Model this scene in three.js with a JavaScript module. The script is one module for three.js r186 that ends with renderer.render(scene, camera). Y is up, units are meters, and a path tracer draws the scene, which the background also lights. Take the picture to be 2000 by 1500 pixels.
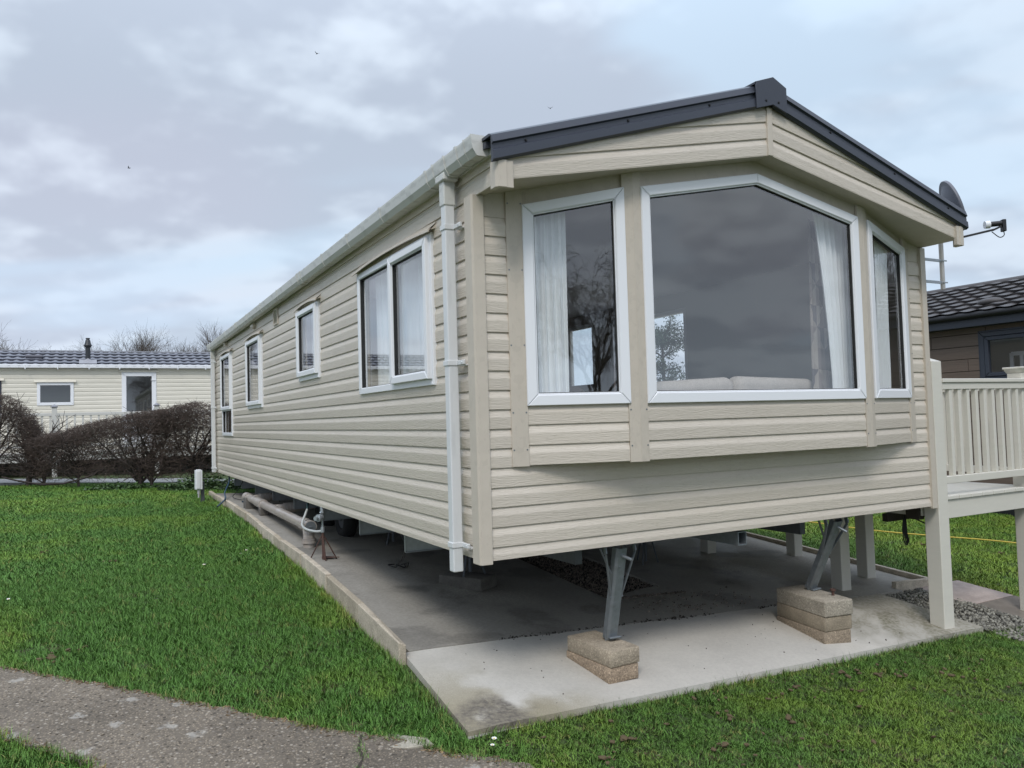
import * as THREE from 'three';
import { mergeGeometries, toCreasedNormals } from 'three/addons/utils/BufferGeometryUtils.js';
import { RoundedBoxGeometry } from 'three/addons/geometries/RoundedBoxGeometry.js';

// ------------------------------------------------------------------ camera, sky, sun, exposure
const scene = new THREE.Scene();
const camera = new THREE.PerspectiveCamera(2 * Math.atan(750 / 1534.6) * 180 / Math.PI, 4 / 3, 0.1, 2000);
camera.position.set(-1.9954, 0.8206, 4.1086);
camera.rotation.set(0.0431, -0.4913, -0.0289, 'YXZ');
const renderer = new THREE.WebGLRenderer({ antialias: true });
renderer.toneMapping = THREE.LinearToneMapping;
renderer.toneMappingExposure = 1.62;
renderer.shadowMap.enabled = true;

let seed = 12345;
const rnd = () => { seed = (seed + 0x6d2b79f5) | 0; let t = Math.imul(seed ^ (seed >>> 15), 1 | seed); t = (t + Math.imul(t ^ (t >>> 7), 61 | t)) ^ t; return ((t ^ (t >>> 14)) >>> 0) / 4294967296; };
const rr = (a, b) => a + (b - a) * rnd();
const clamp = (x, a = 0, b = 1) => Math.min(b, Math.max(a, x));
const lerp = (a, b, t) => a + (b - a) * t;
const sst = (a, b, x) => { const t = clamp((x - a) / (b - a)); return t * t * (3 - 2 * t); };
const h2 = (x, y, s = 0) => { let n = Math.imul(x | 0, 374761393) + Math.imul(y | 0, 668265263) + Math.imul(s | 0, 974634777); n = Math.imul(n ^ (n >>> 13), 1274126177); return ((n ^ (n >>> 16)) >>> 0) / 4294967296; };
// value noise, tiling with periods px, py
function vn(x, y, px = 1e6, py = 1e6, s = 0) {
  const xi = Math.floor(x), yi = Math.floor(y), fx = x - xi, fy = y - yi;
  const m = (a, p) => ((a % p) + p) % p;
  const x0 = m(xi, px), x1 = m(xi + 1, px), y0 = m(yi, py), y1 = m(yi + 1, py);
  const u = fx * fx * (3 - 2 * fx), v = fy * fy * (3 - 2 * fy);
  return lerp(lerp(h2(x0, y0, s), h2(x1, y0, s), u), lerp(h2(x0, y1, s), h2(x1, y1, s), u), v);
}
function fbm(x, y, oct = 4, px = 1e6, py = 1e6, s = 0) {
  let a = 0.5, t = 0, n = 0;
  for (let o = 0; o < oct; o++) { t += a * vn(x, y, px, py, s + o * 17); n += a; a *= 0.5; x *= 2; y *= 2; px *= 2; py *= 2; }
  return t / n;
}
function v3n(x, y, z, s = 0) { // cheap 3-d value noise
  const zi = Math.floor(z), f = z - zi, u = f * f * (3 - 2 * f);
  return lerp(vn(x, y, 1e6, 1e6, s + zi * 131), vn(x, y, 1e6, 1e6, s + (zi + 1) * 131), u);
}
function fbm3(x, y, z, oct, s) { let a = 0.5, t = 0, n = 0; for (let o = 0; o < oct; o++) { t += a * v3n(x, y, z, s + o * 7919); n += a; a *= 0.5; x *= 2.03; y *= 2.03; z *= 2.03; } return t / n; }

// overcast sky: layered cloud on a high plane, blue-grey, with paler gaps near the horizon
{
  const W = 2048, H = 1024, data = new Float32Array(W * H * 4);
  for (let j = 0; j < H; j++) {
    const el = ((j + 0.5) / H - 0.5) * Math.PI, sy = Math.sin(el), cy = Math.cos(el);
    for (let i = 0; i < W; i++) {
      const az = ((i + 0.5) / W - 0.5) * 2 * Math.PI, dx = Math.cos(az) * cy, dz = Math.sin(az) * cy;
      const k = (j * W + i) * 4;
      const up = Math.max(sy, 0);
      const q = 1 / (up + 0.17);
      let cx = dx * q, cz = dz * q;
      // cloud streets run roughly across the view
      const ux = cx * 0.83 + cz * 0.55, uz = -cx * 0.55 + cz * 0.83;
      const wx = fbm(ux * 0.5 + 9, uz * 0.5 + 4, 3, 1e6, 1e6, 3) - 0.5, wz = fbm(ux * 0.5 - 7, uz * 0.5 + 13, 3, 1e6, 1e6, 5) - 0.5;
      const a = fbm(ux * 2.6 + wx * 1.3 + 20, uz * 2.9 + wz * 1.3 + 31, 8, 1e6, 1e6, 7);
      const b = fbm(ux * 8 + wx * 1.8 + 50, uz * 9 + wz * 1.8 - 11, 7, 1e6, 1e6, 23);
      const body = sst(0.385, 0.60, a * 0.64 + b * 0.36);          // 1 = thick dark cloud
      const gap = sst(0.50, 0.70, fbm(ux * 0.75 + 3 + wz, uz * 1.5 - 8 + wx, 5, 1e6, 1e6, 41)); // thin blue places
      let r = lerp(0.480, 0.340, body), g = lerp(0.545, 0.390, body), bl = lerp(0.630, 0.472, body);
      r = lerp(r, 0.42, gap * 0.6); g = lerp(g, 0.545, gap * 0.6); bl = lerp(bl, 0.675, gap * 0.6);
      const mauve = sst(0.5, 0.7, fbm(ux * 0.55 - 40, uz * 0.8 + 17, 3, 1e6, 1e6, 61)) * 0.03;
      r += mauve * 0.5; g -= mauve * 0.08;
      const hz = Math.exp(-up * 7.5);                              // paler towards the horizon
      r = lerp(r, 0.50, hz * 0.5); g = lerp(g, 0.60, hz * 0.5); bl = lerp(bl, 0.70, hz * 0.5);
      const lum = (0.92 + 1.25 * sst(0.34, 1.0, up));                // overcast: the zenith is the brightest
      let R = r * lum, G = g * lum, B = bl * lum;
      if (sy < 0) { const f = sst(0, -0.12, sy); R = lerp(R, 0.12, f); G = lerp(G, 0.14, f); B = lerp(B, 0.10, f); }
      data[k] = R; data[k + 1] = G; data[k + 2] = B; data[k + 3] = 1;
    }
  }
  const sky = new THREE.DataTexture(data, W, H, THREE.RGBAFormat, THREE.FloatType);
  sky.mapping = THREE.EquirectangularReflectionMapping; sky.magFilter = sky.minFilter = THREE.LinearFilter; sky.wrapS = THREE.RepeatWrapping; sky.needsUpdate = true;
  scene.background = sky; scene.environment = sky;
  scene.backgroundIntensity = 1; scene.environmentIntensity = 1;
}
const sun = new THREE.DirectionalLight(new THREE.Color(1, 0.965, 0.91), 1.0);
sun.position.set(-14, 26, 17); sun.target.position.set(1, 0, -3);
sun.castShadow = true; sun.shadow.radius = 28; sun.shadow.mapSize.set(2048, 2048);
Object.assign(sun.shadow.camera, { left: -25, right: 25, top: 25, bottom: -25, near: 1, far: 80 });
scene.add(sun, sun.target);

// ------------------------------------------------------------------ helpers
const used = {};
const numbered = (n) => { used[n] = (used[n] || 0) + 1; return used[n] === 1 ? n : n + '_' + String(used[n] - 1).padStart(3, '0'); };
function mesh(name, geo, mat, parent) {
  const m = new THREE.Mesh(Array.isArray(geo) ? merge(geo) : geo, mat);
  m.castShadow = m.receiveShadow = true;
  m.name = parent === scene ? numbered(name) : name;
  parent.add(m); return m;
}
function thing(name, label, category, pos = [0, 0, 0], group, turn = 0) {
  const o = new THREE.Group(); o.name = numbered(name); scene.add(o); o.position.set(...pos); o.rotation.y = turn;
  o.userData = { label, category }; if (group) o.userData.group = group; return o;
}
function tag(o, label, category, group) { o.userData.label = label; o.userData.category = category; if (group) o.userData.group = group; return o; }
function struct(name, geo, mat, label) { const m = mesh(name, geo, mat, scene); m.userData.kind = 'structure'; if (label) m.userData.label = label; return m; }
function merge(list) {
  const gs = list.map((g) => { let q = g.index ? g.toNonIndexed() : g; if (!q.attributes.uv) q.setAttribute('uv', new THREE.BufferAttribute(new Float32Array(q.attributes.position.count * 2), 2)); for (const k of Object.keys(q.attributes)) if (!['position', 'normal', 'uv'].includes(k)) q.deleteAttribute(k); return q; });
  return gs.length === 1 ? gs[0] : mergeGeometries(gs);
}
// metric box-projected uv
function muv(g) {
  if (g.index) g = g.toNonIndexed();
  const p = g.attributes.position, n = g.attributes.normal, uv = new Float32Array(p.count * 2);
  for (let i = 0; i < p.count; i += 3) {
    let ax = 0, ay = 0, az = 0; for (let k = 0; k < 3; k++) { ax += Math.abs(n.getX(i + k)); ay += Math.abs(n.getY(i + k)); az += Math.abs(n.getZ(i + k)); }
    for (let k = 0; k < 3; k++) {
      const x = p.getX(i + k), y = p.getY(i + k), z = p.getZ(i + k);
      uv[(i + k) * 2] = ax > ay && ax > az ? z : x; uv[(i + k) * 2 + 1] = ay >= ax && ay >= az ? z : y;
    }
  }
  g.setAttribute('uv', new THREE.BufferAttribute(uv, 2)); return g;
}
const rb = (w, h, d, x = 0, y = 0, z = 0, r = 0.004, seg = 2) => muv(new RoundedBoxGeometry(w, h, d, seg, Math.min(r, w * 0.49, h * 0.49, d * 0.49)).translate(x, y, z));
const bb = (x0, x1, y0, y1, z0, z1, r = 0.003) => rb(x1 - x0, y1 - y0, z1 - z0, (x0 + x1) / 2, (y0 + y1) / 2, (z0 + z1) / 2, r, 1);
const px = (w, h, d, x = 0, y = 0, z = 0) => muv(new THREE.BoxGeometry(w, h, d).translate(x, y, z));
const cyl = (r0, r1, h, n = 16) => new THREE.CylinderGeometry(r0, r1, h, n);
const V = (x, y, z) => new THREE.Vector3(x, y, z);
function rod(a, b, r0, r1 = r0, n = 10, cap = true) {
  const A = V(...a), B = V(...b), d = B.clone().sub(A), L = d.length();
  const g = new THREE.CylinderGeometry(r1, r0, L, n, 1, !cap).translate(0, L / 2, 0);
  return g.applyQuaternion(new THREE.Quaternion().setFromUnitVectors(V(0, 1, 0), d.normalize())).translate(A.x, A.y, A.z);
}
function tube(pts, r, seg = 40, n = 8, closed = false) { return new THREE.TubeGeometry(new THREE.CatmullRomCurve3(pts.map((p) => V(...p)), closed, 'catmullrom', 0.5), seg, r, n, closed); }
// bar with rectangular section between two points (w across, t thick), roll about the axis by up vector
function bar(a, b, w, t, up = [0, 1, 0], r = 0.003) {
  const A = V(...a), B = V(...b), d = B.clone().sub(A), L = d.length(); d.normalize();
  const X = V(...up).cross(d).normalize(), Y = d.clone().cross(X);
  const g = new RoundedBoxGeometry(w, t, L, 1, Math.min(r, t * 0.45)).translate(0, 0, L / 2);
  return muv(g.applyMatrix4(new THREE.Matrix4().makeBasis(X, Y, d).setPosition(A)));
}
const frameM = (X, Y, Z, O) => new THREE.Matrix4().makeBasis(V(...X), V(...Y), V(...Z)).setPosition(V(...O));
const shp = (pts, holes = []) => { const s = new THREE.Shape(pts.map((p) => new THREE.Vector2(...p))); for (const h of holes) s.holes.push(new THREE.Path(h.map((p) => new THREE.Vector2(...p)))); return s; };
const ext = (pts, d, holes = [], bev = 0) => muv(new THREE.ExtrudeGeometry(shp(pts, holes), { depth: d, bevelEnabled: bev > 0, bevelThickness: bev, bevelSize: bev, bevelOffset: -bev, bevelSegments: 1, curveSegments: 12 }));
function inset(pts, w) { // pts counter-clockwise
  const n = pts.length, out = [];
  for (let i = 0; i < n; i++) {
    const p = pts[(i + n - 1) % n], q = pts[i], s = pts[(i + 1) % n];
    const d1 = [q[0] - p[0], q[1] - p[1]], d2 = [s[0] - q[0], s[1] - q[1]], l1 = Math.hypot(...d1), l2 = Math.hypot(...d2);
    const n1 = [-d1[1] / l1, d1[0] / l1], n2 = [-d2[1] / l2, d2[0] / l2], k = 1 + n1[0] * n2[0] + n1[1] * n2[1];
    out.push([q[0] + w * (n1[0] + n2[0]) / k, q[1] + w * (n1[1] + n2[1]) / k]);
  }
  return out;
}
// mitred ring of bars round a counter-clockwise outline: local z from z0 to z1
function ring(outer, w, z0, z1, bev = 0.004, gap = 0.0006) {
  const inn = inset(outer, w), gs = [], n = outer.length;
  for (let i = 0; i < n; i++) {
    const j = (i + 1) % n, q = inset([outer[i], outer[j], inn[j], inn[i]], gap);
    const e = new THREE.ExtrudeGeometry(shp(q), { depth: Math.max(z1 - z0 - 2 * bev, 0.0005), bevelEnabled: true, bevelThickness: bev, bevelSize: bev, bevelOffset: -bev, bevelSegments: 1 }).translate(0, 0, z0 + bev);
    gs.push(muv(e));
  }
  return merge(gs);
}
const sheet = (pts, z) => muv(new THREE.ShapeGeometry(shp(pts)).translate(0, 0, z));
const rect = (x0, x1, y0, y1) => [[x0, y0], [x1, y0], [x1, y1], [x0, y1]];

// textures ---------------------------------------------------------
const s2 = (v) => (v <= 0.0031308 ? v * 12.92 : 1.055 * Math.pow(v, 1 / 2.4) - 0.055);
function tex(W, H, f, rx = 1, ry = 1, srgb = true) { // f(u,v) -> linear [r,g,b] (or a single number)
  const d = new Uint8Array(W * H * 4);
  for (let j = 0; j < H; j++) for (let i = 0; i < W; i++) {
    const c = f(i / W, j / H), k = (j * W + i) * 4, a = typeof c === 'number' ? [c, c, c] : c;
    for (let q = 0; q < 3; q++) d[k + q] = clamp(srgb ? s2(clamp(a[q])) : a[q]) * 255;
    d[k + 3] = 255;
  }
  const t = new THREE.DataTexture(d, W, H, THREE.RGBAFormat, THREE.UnsignedByteType);
  t.wrapS = t.wrapT = THREE.RepeatWrapping; t.magFilter = THREE.LinearFilter; t.minFilter = THREE.LinearMipmapLinearFilter; t.generateMipmaps = true;
  t.repeat.set(1 / rx, 1 / ry); if (srgb) t.colorSpace = THREE.SRGBColorSpace; t.needsUpdate = true; return t;
}
const std = (o) => new THREE.MeshStandardMaterial(o);
const lin = (r, g, b) => new THREE.Color().setRGB(r, g, b);

// ------------------------------------------------------------------ heights of the sloping ground
const GZ = [-60, -14, -9, -6.7, -3.5, -0.75, 0.25, 1, 6, 20], GY = [-0.33, -0.33, -0.35, -0.39, -0.52, -0.72, -0.825, -0.87, -0.95, -1.1];
function G(x, z) {
  let i = 0; while (i < GZ.length - 2 && z > GZ[i + 1]) i++;
  const t = clamp((z - GZ[i]) / (GZ[i + 1] - GZ[i]));
  return lerp(GY[i], GY[i + 1], t) + (x > 0 ? -0.05 * Math.min(x, 5.5) : -0.025 * Math.max(x, -4));
}
const LAWN = -0.045;
const lawnY = (x, z) => G(x, z) + LAWN + 0.02 * (fbm(x * 0.7 + 40, z * 0.7 + 40, 3) - 0.5);
// ------------------------------------------------------------------ materials
const grainH = (u, v) => { // embossed wood grain, streaks along u (tile 1.2 m x 0.46 m)
  const w = fbm(u * 10, v * 6, 3, 10, 6, 3) * 5;
  const a = vn(u * 26, v * 150 + w, 26, 150, 5), b = vn(u * 60, v * 300 + w * 2, 60, 300, 9), c = fbm(u * 14, v * 70 + w, 3, 14, 70, 21);
  return clamp(0.5 + (a - 0.5) * 0.7 + (b - 0.5) * 0.5 + (c - 0.5) * 0.5);
};
const grainBump = tex(1024, 1024, grainH, 1.2, 0.46, false);
const cladCol = tex(1024, 1024, (u, v) => {
  const g = 0.965 + 0.05 * grainH(u, v) + 0.05 * (fbm(u * 6, v * 8, 4, 6, 8, 71) - 0.5);
  const d = sst(0.66, 0.8, fbm(u * 40, v * 30, 3, 40, 30, 33)) * 0.06; // specks of dust
  return [0.60 * (g - d), 0.537 * (g - d * 1.05), 0.452 * (g - d * 1.15)];
}, 1.2, 0.46);
const cladRough = tex(512, 512, (u, v) => 0.27 + 0.2 * fbm(u * 8, v * 8, 4, 8, 8, 90), 1.2, 0.46, false);
const cladMats = [1, 0.97, 1.03].map((k) => std({ map: cladCol, bumpMap: grainBump, bumpScale: 0.0015, roughnessMap: cladRough, roughness: 1, color: lin(k, k, k) }));
const boardBump = tex(512, 512, (u, v) => clamp(0.5 + (vn(u * 120, v * 14, 120, 14, 2) - 0.5) * 0.6 + (vn(u * 40, v * 30, 40, 30, 4) - 0.5) * 0.4), 0.3, 0.6, false);
const boardCol = tex(512, 512, (u, v) => { const g = 0.95 + 0.1 * fbm(u * 10, v * 10, 4, 10, 10, 8) - 0.05 * sst(0.62, 0.72, fbm(u * 24, v * 18, 3, 24, 18, 5)); return [0.525 * g, 0.468 * g, 0.390 * g]; }, 0.6, 0.6);
const M = {
  board: std({ map: boardCol, bumpMap: boardBump, bumpScale: 0.0008, roughness: 0.55 }),
  trim: std({ map: boardCol, roughness: 0.45, color: lin(1.04, 1.04, 1.04), bumpMap: boardBump, bumpScale: 0.0003 }),
  white: std({ color: lin(0.78, 0.79, 0.81), roughness: 0.32 }),
  gutter: std({ map: tex(256, 256, (u, v) => { const g = 1 - 0.16 * sst(0.5, 0.75, fbm(u * 6, v * 14, 4, 6, 14, 12)); return [0.60 * g, 0.60 * g, 0.565 * g]; }, 0.5, 0.5), roughness: 0.38 }),
  pipeWhite: std({ map: tex(256, 256, (u, v) => { const g = 1 - 0.1 * sst(0.55, 0.8, fbm(u * 8, v * 4, 4, 8, 4, 19)); return [0.68 * g, 0.69 * g, 0.69 * g]; }, 0.4, 0.9), roughness: 0.35 }),
  black: std({ color: lin(0.012, 0.012, 0.014), roughness: 0.5 }),
  rubber: std({ color: lin(0.02, 0.02, 0.02), roughness: 0.8 }),
  anth: std({ color: lin(0.036, 0.042, 0.058), roughness: 0.42, bumpMap: tex(256, 256, (u, v) => fbm(u * 60, v * 60, 2, 60, 60, 6), 0.2, 0.2, false), bumpScale: 0.0002 }),
  glass: new THREE.MeshPhysicalMaterial({ color: 0xffffff, transmission: 1, thickness: 0, roughness: 0.015, ior: 2.3, side: THREE.DoubleSide }),
  sideGlass: new THREE.MeshPhysicalMaterial({ color: 0xffffff, transmission: 1, thickness: 0, roughness: 0.015, ior: 2.1, side: THREE.DoubleSide }),
  galv: std({ map: tex(256, 256, (u, v) => { const g = 0.8 + 0.4 * fbm(u * 9, v * 9, 4, 9, 9, 77); return [0.20 * g, 0.22 * g, 0.235 * g]; }, 0.25, 0.25), roughness: 0.48, metalness: 0.55 }),
  galvDark: std({ map: tex(128, 128, (u, v) => { const g = 0.8 + 0.4 * fbm(u * 9, v * 9, 4, 9, 9, 78); return [0.11 * g, 0.12 * g, 0.13 * g]; }, 0.3, 0.3), roughness: 0.55, metalness: 0.4 }),
  paleSteel: std({ map: tex(128, 128, (u, v) => { const g = 0.85 + 0.3 * fbm(u * 9, v * 9, 4, 9, 9, 79); return [0.42 * g, 0.45 * g, 0.47 * g]; }, 0.3, 0.3), roughness: 0.42, metalness: 0.5 }),
  rust: std({ map: tex(128, 128, (u, v) => { const g = 0.6 + 0.8 * fbm(u * 8, v * 8, 4, 8, 8, 44); return [0.085 * g, 0.045 * g, 0.035 * g]; }, 0.2, 0.2), roughness: 0.85 }),
  brownPipe: std({ map: tex(256, 256, (u, v) => { const g = 0.8 + 0.4 * fbm(u * 6, v * 6, 4, 6, 6, 45), d = sst(0.5, 0.7, fbm(u * 5 + 3, v * 5, 4, 5, 5, 46)); return [lerp(0.40, 0.48, d) * g, lerp(0.355, 0.45, d) * g, lerp(0.315, 0.42, d) * g]; }, 0.5, 0.5), roughness: 0.2 }),
  deck: std({ map: tex(256, 256, (u, v) => { const g = 0.96 + 0.06 * fbm(u * 6, v * 30, 4, 6, 30, 3); return [0.64 * g, 0.61 * g, 0.535 * g]; }, 0.6, 0.6), roughness: 0.4 }),
  soilDark: std({ color: lin(0.045, 0.036, 0.028), roughness: 1 }),
};
const stone = (r, g, b, s, sp = 0.5) => tex(512, 512, (u, v) => { // cast concrete with aggregate
  let k = 0.72 + 0.5 * fbm(u * 7, v * 7, 4, 7, 7, s);
  const c = worley(u * 34, v * 34, 34, s + 5), e = worley(u * 70, v * 70, 70, s + 9);
  const q = c.d < 0.36 ? lerp(1, 0.6 + 1.1 * c.id, sp) : 1, w = e.d < 0.25 && e.id > 0.6 ? 1.5 : e.d < 0.28 && e.id < 0.25 ? 0.4 : 1;
  k *= q * lerp(1, w, sp); return [r * k, g * k, b * k];
}, 0.5, 0.5);
function worley(x, y, p, s) {
  const xi = Math.floor(x), yi = Math.floor(y); let d = 9, id = 0; const m = (a) => ((a % p) + p) % p;
  for (let j = -1; j < 2; j++) for (let i = -1; i < 2; i++) {
    const cx = xi + i, cy = yi + j, qx = cx + h2(m(cx), m(cy), s), qy = cy + h2(m(cx), m(cy), s + 1), e = Math.hypot(qx - x, qy - y);
    if (e < d) { d = e; id = h2(m(cx), m(cy), s + 2); }
  }
  return { d, id };
}
const stoneBump = tex(512, 512, (u, v) => { const c = worley(u * 34, v * 34, 34, 5); return clamp(1 - c.d * 1.3) * 0.6 + 0.4 * fbm(u * 60, v * 60, 3, 60, 60, 3); }, 0.5, 0.5, false);
const blockMats = [[0.31, 0.235, 0.165, 1, 0.9], [0.33, 0.275, 0.205, 2, 0.6], [0.26, 0.215, 0.155, 3, 0.3], [0.27, 0.215, 0.155, 4, 0.8], [0.33, 0.29, 0.23, 5, 0.6], [0.13, 0.12, 0.105, 6, 0.3]].map(([r, g, b, s, q]) => std({ map: stone(r, g, b, s, q), bumpMap: stoneBump, bumpScale: 0.003, roughness: 0.95 }));
const kerbMat = [0, 1, 2].map((i) => std({ map: stone(0.50 - 0.06 * i, 0.435 - 0.055 * i, 0.345 - 0.05 * i, 20 + i, 0.4), bumpMap: stoneBump, bumpScale: 0.0015, roughness: 0.95 }));

// ------------------------------------------------------------------ ground
const pebbles = [];
function gridSheet(xs, zs, yf, uvf) { // xs, zs arrays of coordinates
  const nx = xs.length, nz = zs.length, pos = [], uv = [], idx = [];
  for (let j = 0; j < nz; j++) for (let i = 0; i < nx; i++) { const x = typeof xs[i] === 'function' ? xs[i](zs[j]) : xs[i], z = zs[j]; pos.push(x, yf(x, z), z); const q = uvf ? uvf(x, z) : [x, z]; uv.push(q[0], q[1]); }
  for (let j = 0; j < nz - 1; j++) for (let i = 0; i < nx - 1; i++) { const a = j * nx + i, b = a + 1, c = a + nx, d = c + 1; idx.push(a, c, b, b, c, d); }
  const g = new THREE.BufferGeometry(); g.setAttribute('position', new THREE.Float32BufferAttribute(pos, 3)); g.setAttribute('uv', new THREE.Float32BufferAttribute(uv, 2)); g.setIndex(idx); g.computeVertexNormals(); return g;
}
const span = (a, b, n) => Array.from({ length: n + 1 }, (_, i) => lerp(a, b, i / n));
// a slab: (s,t) in [0,1]^2 mapped by P(s,t)->[x,z]; top follows yf; with skirts
function slab(P, ns, nt, yf, depth, uvf) {
  const pos = [], uv = [], idx = [];
  const add = (x, y, z) => { pos.push(x, y, z); const q = uvf ? uvf(x, z) : [x, z]; uv.push(q[0], q[1]); return pos.length / 3 - 1; };
  const T = []; for (let j = 0; j <= nt; j++) for (let i = 0; i <= ns; i++) { const [x, z] = P(i / ns, j / nt); T.push(add(x, yf(x, z), z)); }
  for (let j = 0; j < nt; j++) for (let i = 0; i < ns; i++) { const a = T[j * (ns + 1) + i], b = a + 1, c = a + ns + 1, d = c + 1; idx.push(a, c, b, b, c, d); }
  const edge = (pts) => { for (let k = 0; k < pts.length - 1; k++) { const [p, q] = [pts[k], pts[k + 1]]; const a = add(p[0], yf(...p), p[1]), b = add(q[0], yf(...q), q[1]), c = add(p[0], yf(...p) - depth, p[1]), d = add(q[0], yf(...q) - depth, q[1]); uv[c * 2 + 1] += depth; uv[d * 2 + 1] += depth; idx.push(a, c, b, b, c, d); } };
  edge(span(0, 1, ns).map((s) => P(s, 1))); edge(span(1, 0, ns).map((s) => P(s, 0))); edge(span(1, 0, nt).map((t) => P(1, t))); edge(span(0, 1, nt).map((t) => P(0, t)));
  const g = new THREE.BufferGeometry(); g.setAttribute('position', new THREE.Float32BufferAttribute(pos, 3)); g.setAttribute('uv', new THREE.Float32BufferAttribute(uv, 2)); g.setIndex(idx); g.computeVertexNormals(); return g;
}
{
  const xs = [...[-900, -300, -120, -60, -30, -18, -12, -9], ...span(-7, 12, 110), ...[15, 20, 30, 60, 120, 300, 900]];
  const zs = [...[-900, -300, -120, -60, -40, -30, -24], ...span(-20, 5, 140), ...[8, 12, 20, 40, 100, 300, 900]];
  const lawnTex = tex(1024, 1024, (u, v) => {
    const a = fbm(u * 6, v * 6, 4, 6, 6, 1), b = fbm(u * 160, v * 160, 3, 160, 160, 4), d = sst(0.55, 0.8, fbm(u * 30, v * 30, 4, 30, 30, 8));
    const k = 0.45 + 0.9 * b; return [lerp(0.040, 0.085, d) * k * (0.8 + 0.5 * a), lerp(0.068, 0.072, d) * k * (0.85 + 0.3 * a), lerp(0.014, 0.034, d) * k];
  }, 4, 4);
  struct('lawn', gridSheet(xs, zs, lawnY), std({ map: lawnTex, roughness: 1, bumpMap: tex(512, 512, (u, v) => fbm(u * 120, v * 120, 3, 120, 120, 4), 2, 2, false), bumpScale: 0.02 }), 'mown green lawn sloping round the caravan pad');
}
// main concrete pad under the caravan, two halves with a gravel strip between
const padBumpT = tex(512, 512, (u, v) => 0.6 * fbm(u * 90, v * 90, 3, 90, 90, 4) + 0.4 * fbm(u * 10, v * 10, 4, 10, 10, 9), 1, 1, false);
const padTex = tex(1024, 1024, (u, v) => {
  const a = fbm(u * 5, v * 5, 5, 5, 5, 301), s = sst(0.52, 0.72, fbm(u * 9, v * 9, 5, 9, 9, 311)), p = worley(u * 120, v * 120, 120, 7), b = fbm(u * 200, v * 200, 2, 200, 200, 13);
  const agg = sst(0.55, 0.7, fbm(u * 3, v * 3, 3, 3, 3, 321)) * (p.d < 0.3 && p.id > 0.5 ? 0.35 : 0);
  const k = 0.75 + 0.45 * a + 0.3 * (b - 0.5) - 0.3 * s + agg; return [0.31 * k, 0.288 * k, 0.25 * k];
}, 3, 3);
const padMat = std({ map: padTex, bumpMap: padBumpT, bumpScale: 0.002, roughnessMap: tex(512, 512, (u, v) => lerp(0.62, 0.95, sst(0.35, 0.6, fbm(u * 4, v * 4, 4, 4, 4, 55))), 3, 3, false), roughness: 1 });
const padTop = (x, z) => G(x, z) + 0.006 * (fbm(x * 3, z * 3, 3) - 0.5);
const jointZ = (x) => -0.9 + 0.02 * (fbm(x * 2, 3, 3) - 0.5);
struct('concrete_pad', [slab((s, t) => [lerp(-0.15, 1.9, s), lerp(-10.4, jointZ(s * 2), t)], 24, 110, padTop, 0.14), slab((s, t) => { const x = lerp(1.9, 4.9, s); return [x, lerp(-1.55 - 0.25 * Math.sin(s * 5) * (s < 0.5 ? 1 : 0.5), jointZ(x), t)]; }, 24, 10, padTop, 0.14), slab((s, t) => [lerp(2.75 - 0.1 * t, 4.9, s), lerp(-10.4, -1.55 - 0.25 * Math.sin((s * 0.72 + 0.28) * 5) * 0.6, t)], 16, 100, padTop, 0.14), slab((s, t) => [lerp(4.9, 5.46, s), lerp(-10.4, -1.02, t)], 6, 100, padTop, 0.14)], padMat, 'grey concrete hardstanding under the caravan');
{ // gravel strip between the two concrete runs
  const pr = [0, 1, 2].map((k) => { const g = new THREE.IcosahedronGeometry(1, 0); const p = g.attributes.position; const h = {}; for (let i = 0; i < p.count; i++) { const key = [p.getX(i), p.getY(i), p.getZ(i)].map((q) => q.toFixed(2)).join(); h[key] ??= 0.7 + 0.6 * rnd(); p.setXYZ(i, p.getX(i) * h[key], p.getY(i) * h[key] * 0.7, p.getZ(i) * h[key]); } g.computeVertexNormals(); return g; });
  pebbles.push(...pr);
  const base = struct('gravel_strip', gridSheet(span(1.85, 2.8, 12), span(-10.4, -1.3, 60), (x, z) => G(x, z) - 0.035), std({ color: lin(0.06, 0.052, 0.045), roughness: 1 }), 'dark gravel strip between the two concrete runs under the caravan');
  const n = 9000, im = new THREE.InstancedMesh(pr[0], std({ color: lin(0.16, 0.14, 0.12), roughness: 0.95 }), n), m = new THREE.Matrix4(), q = new THREE.Quaternion(), c = new THREE.Color();
  for (let i = 0; i < n; i++) {
    let x = rr(1.9, 2.72), z = -1.5 - Math.pow(rnd(), 1.5) * 8; if (i < 240) { x = rr(2.0, 3.3); z = rr(-1.9, -1.0); if (h2(i, 3) < 0.4) x = rr(1.9, 2.6); }
    const s = rr(0.004, 0.0115); q.setFromEuler(new THREE.Euler(rr(0, 6), rr(0, 6), rr(0, 6)));
    m.compose(V(x, G(x, z) + (z < -1.55 ? -0.022 : 0.004), z), q, V(s, s, s)); im.setMatrixAt(i, m); const k = rr(0.35, 1.5); im.setColorAt(i, c.setRGB(k, k * 0.95, k * 0.9));
  }
  im.name = 'gravel'; im.castShadow = im.receiveShadow = true; im.userData = { kind: 'stuff', label: 'loose gravel lying under the caravan between concrete runs', category: 'gravel' }; scene.add(im);
}
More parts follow.
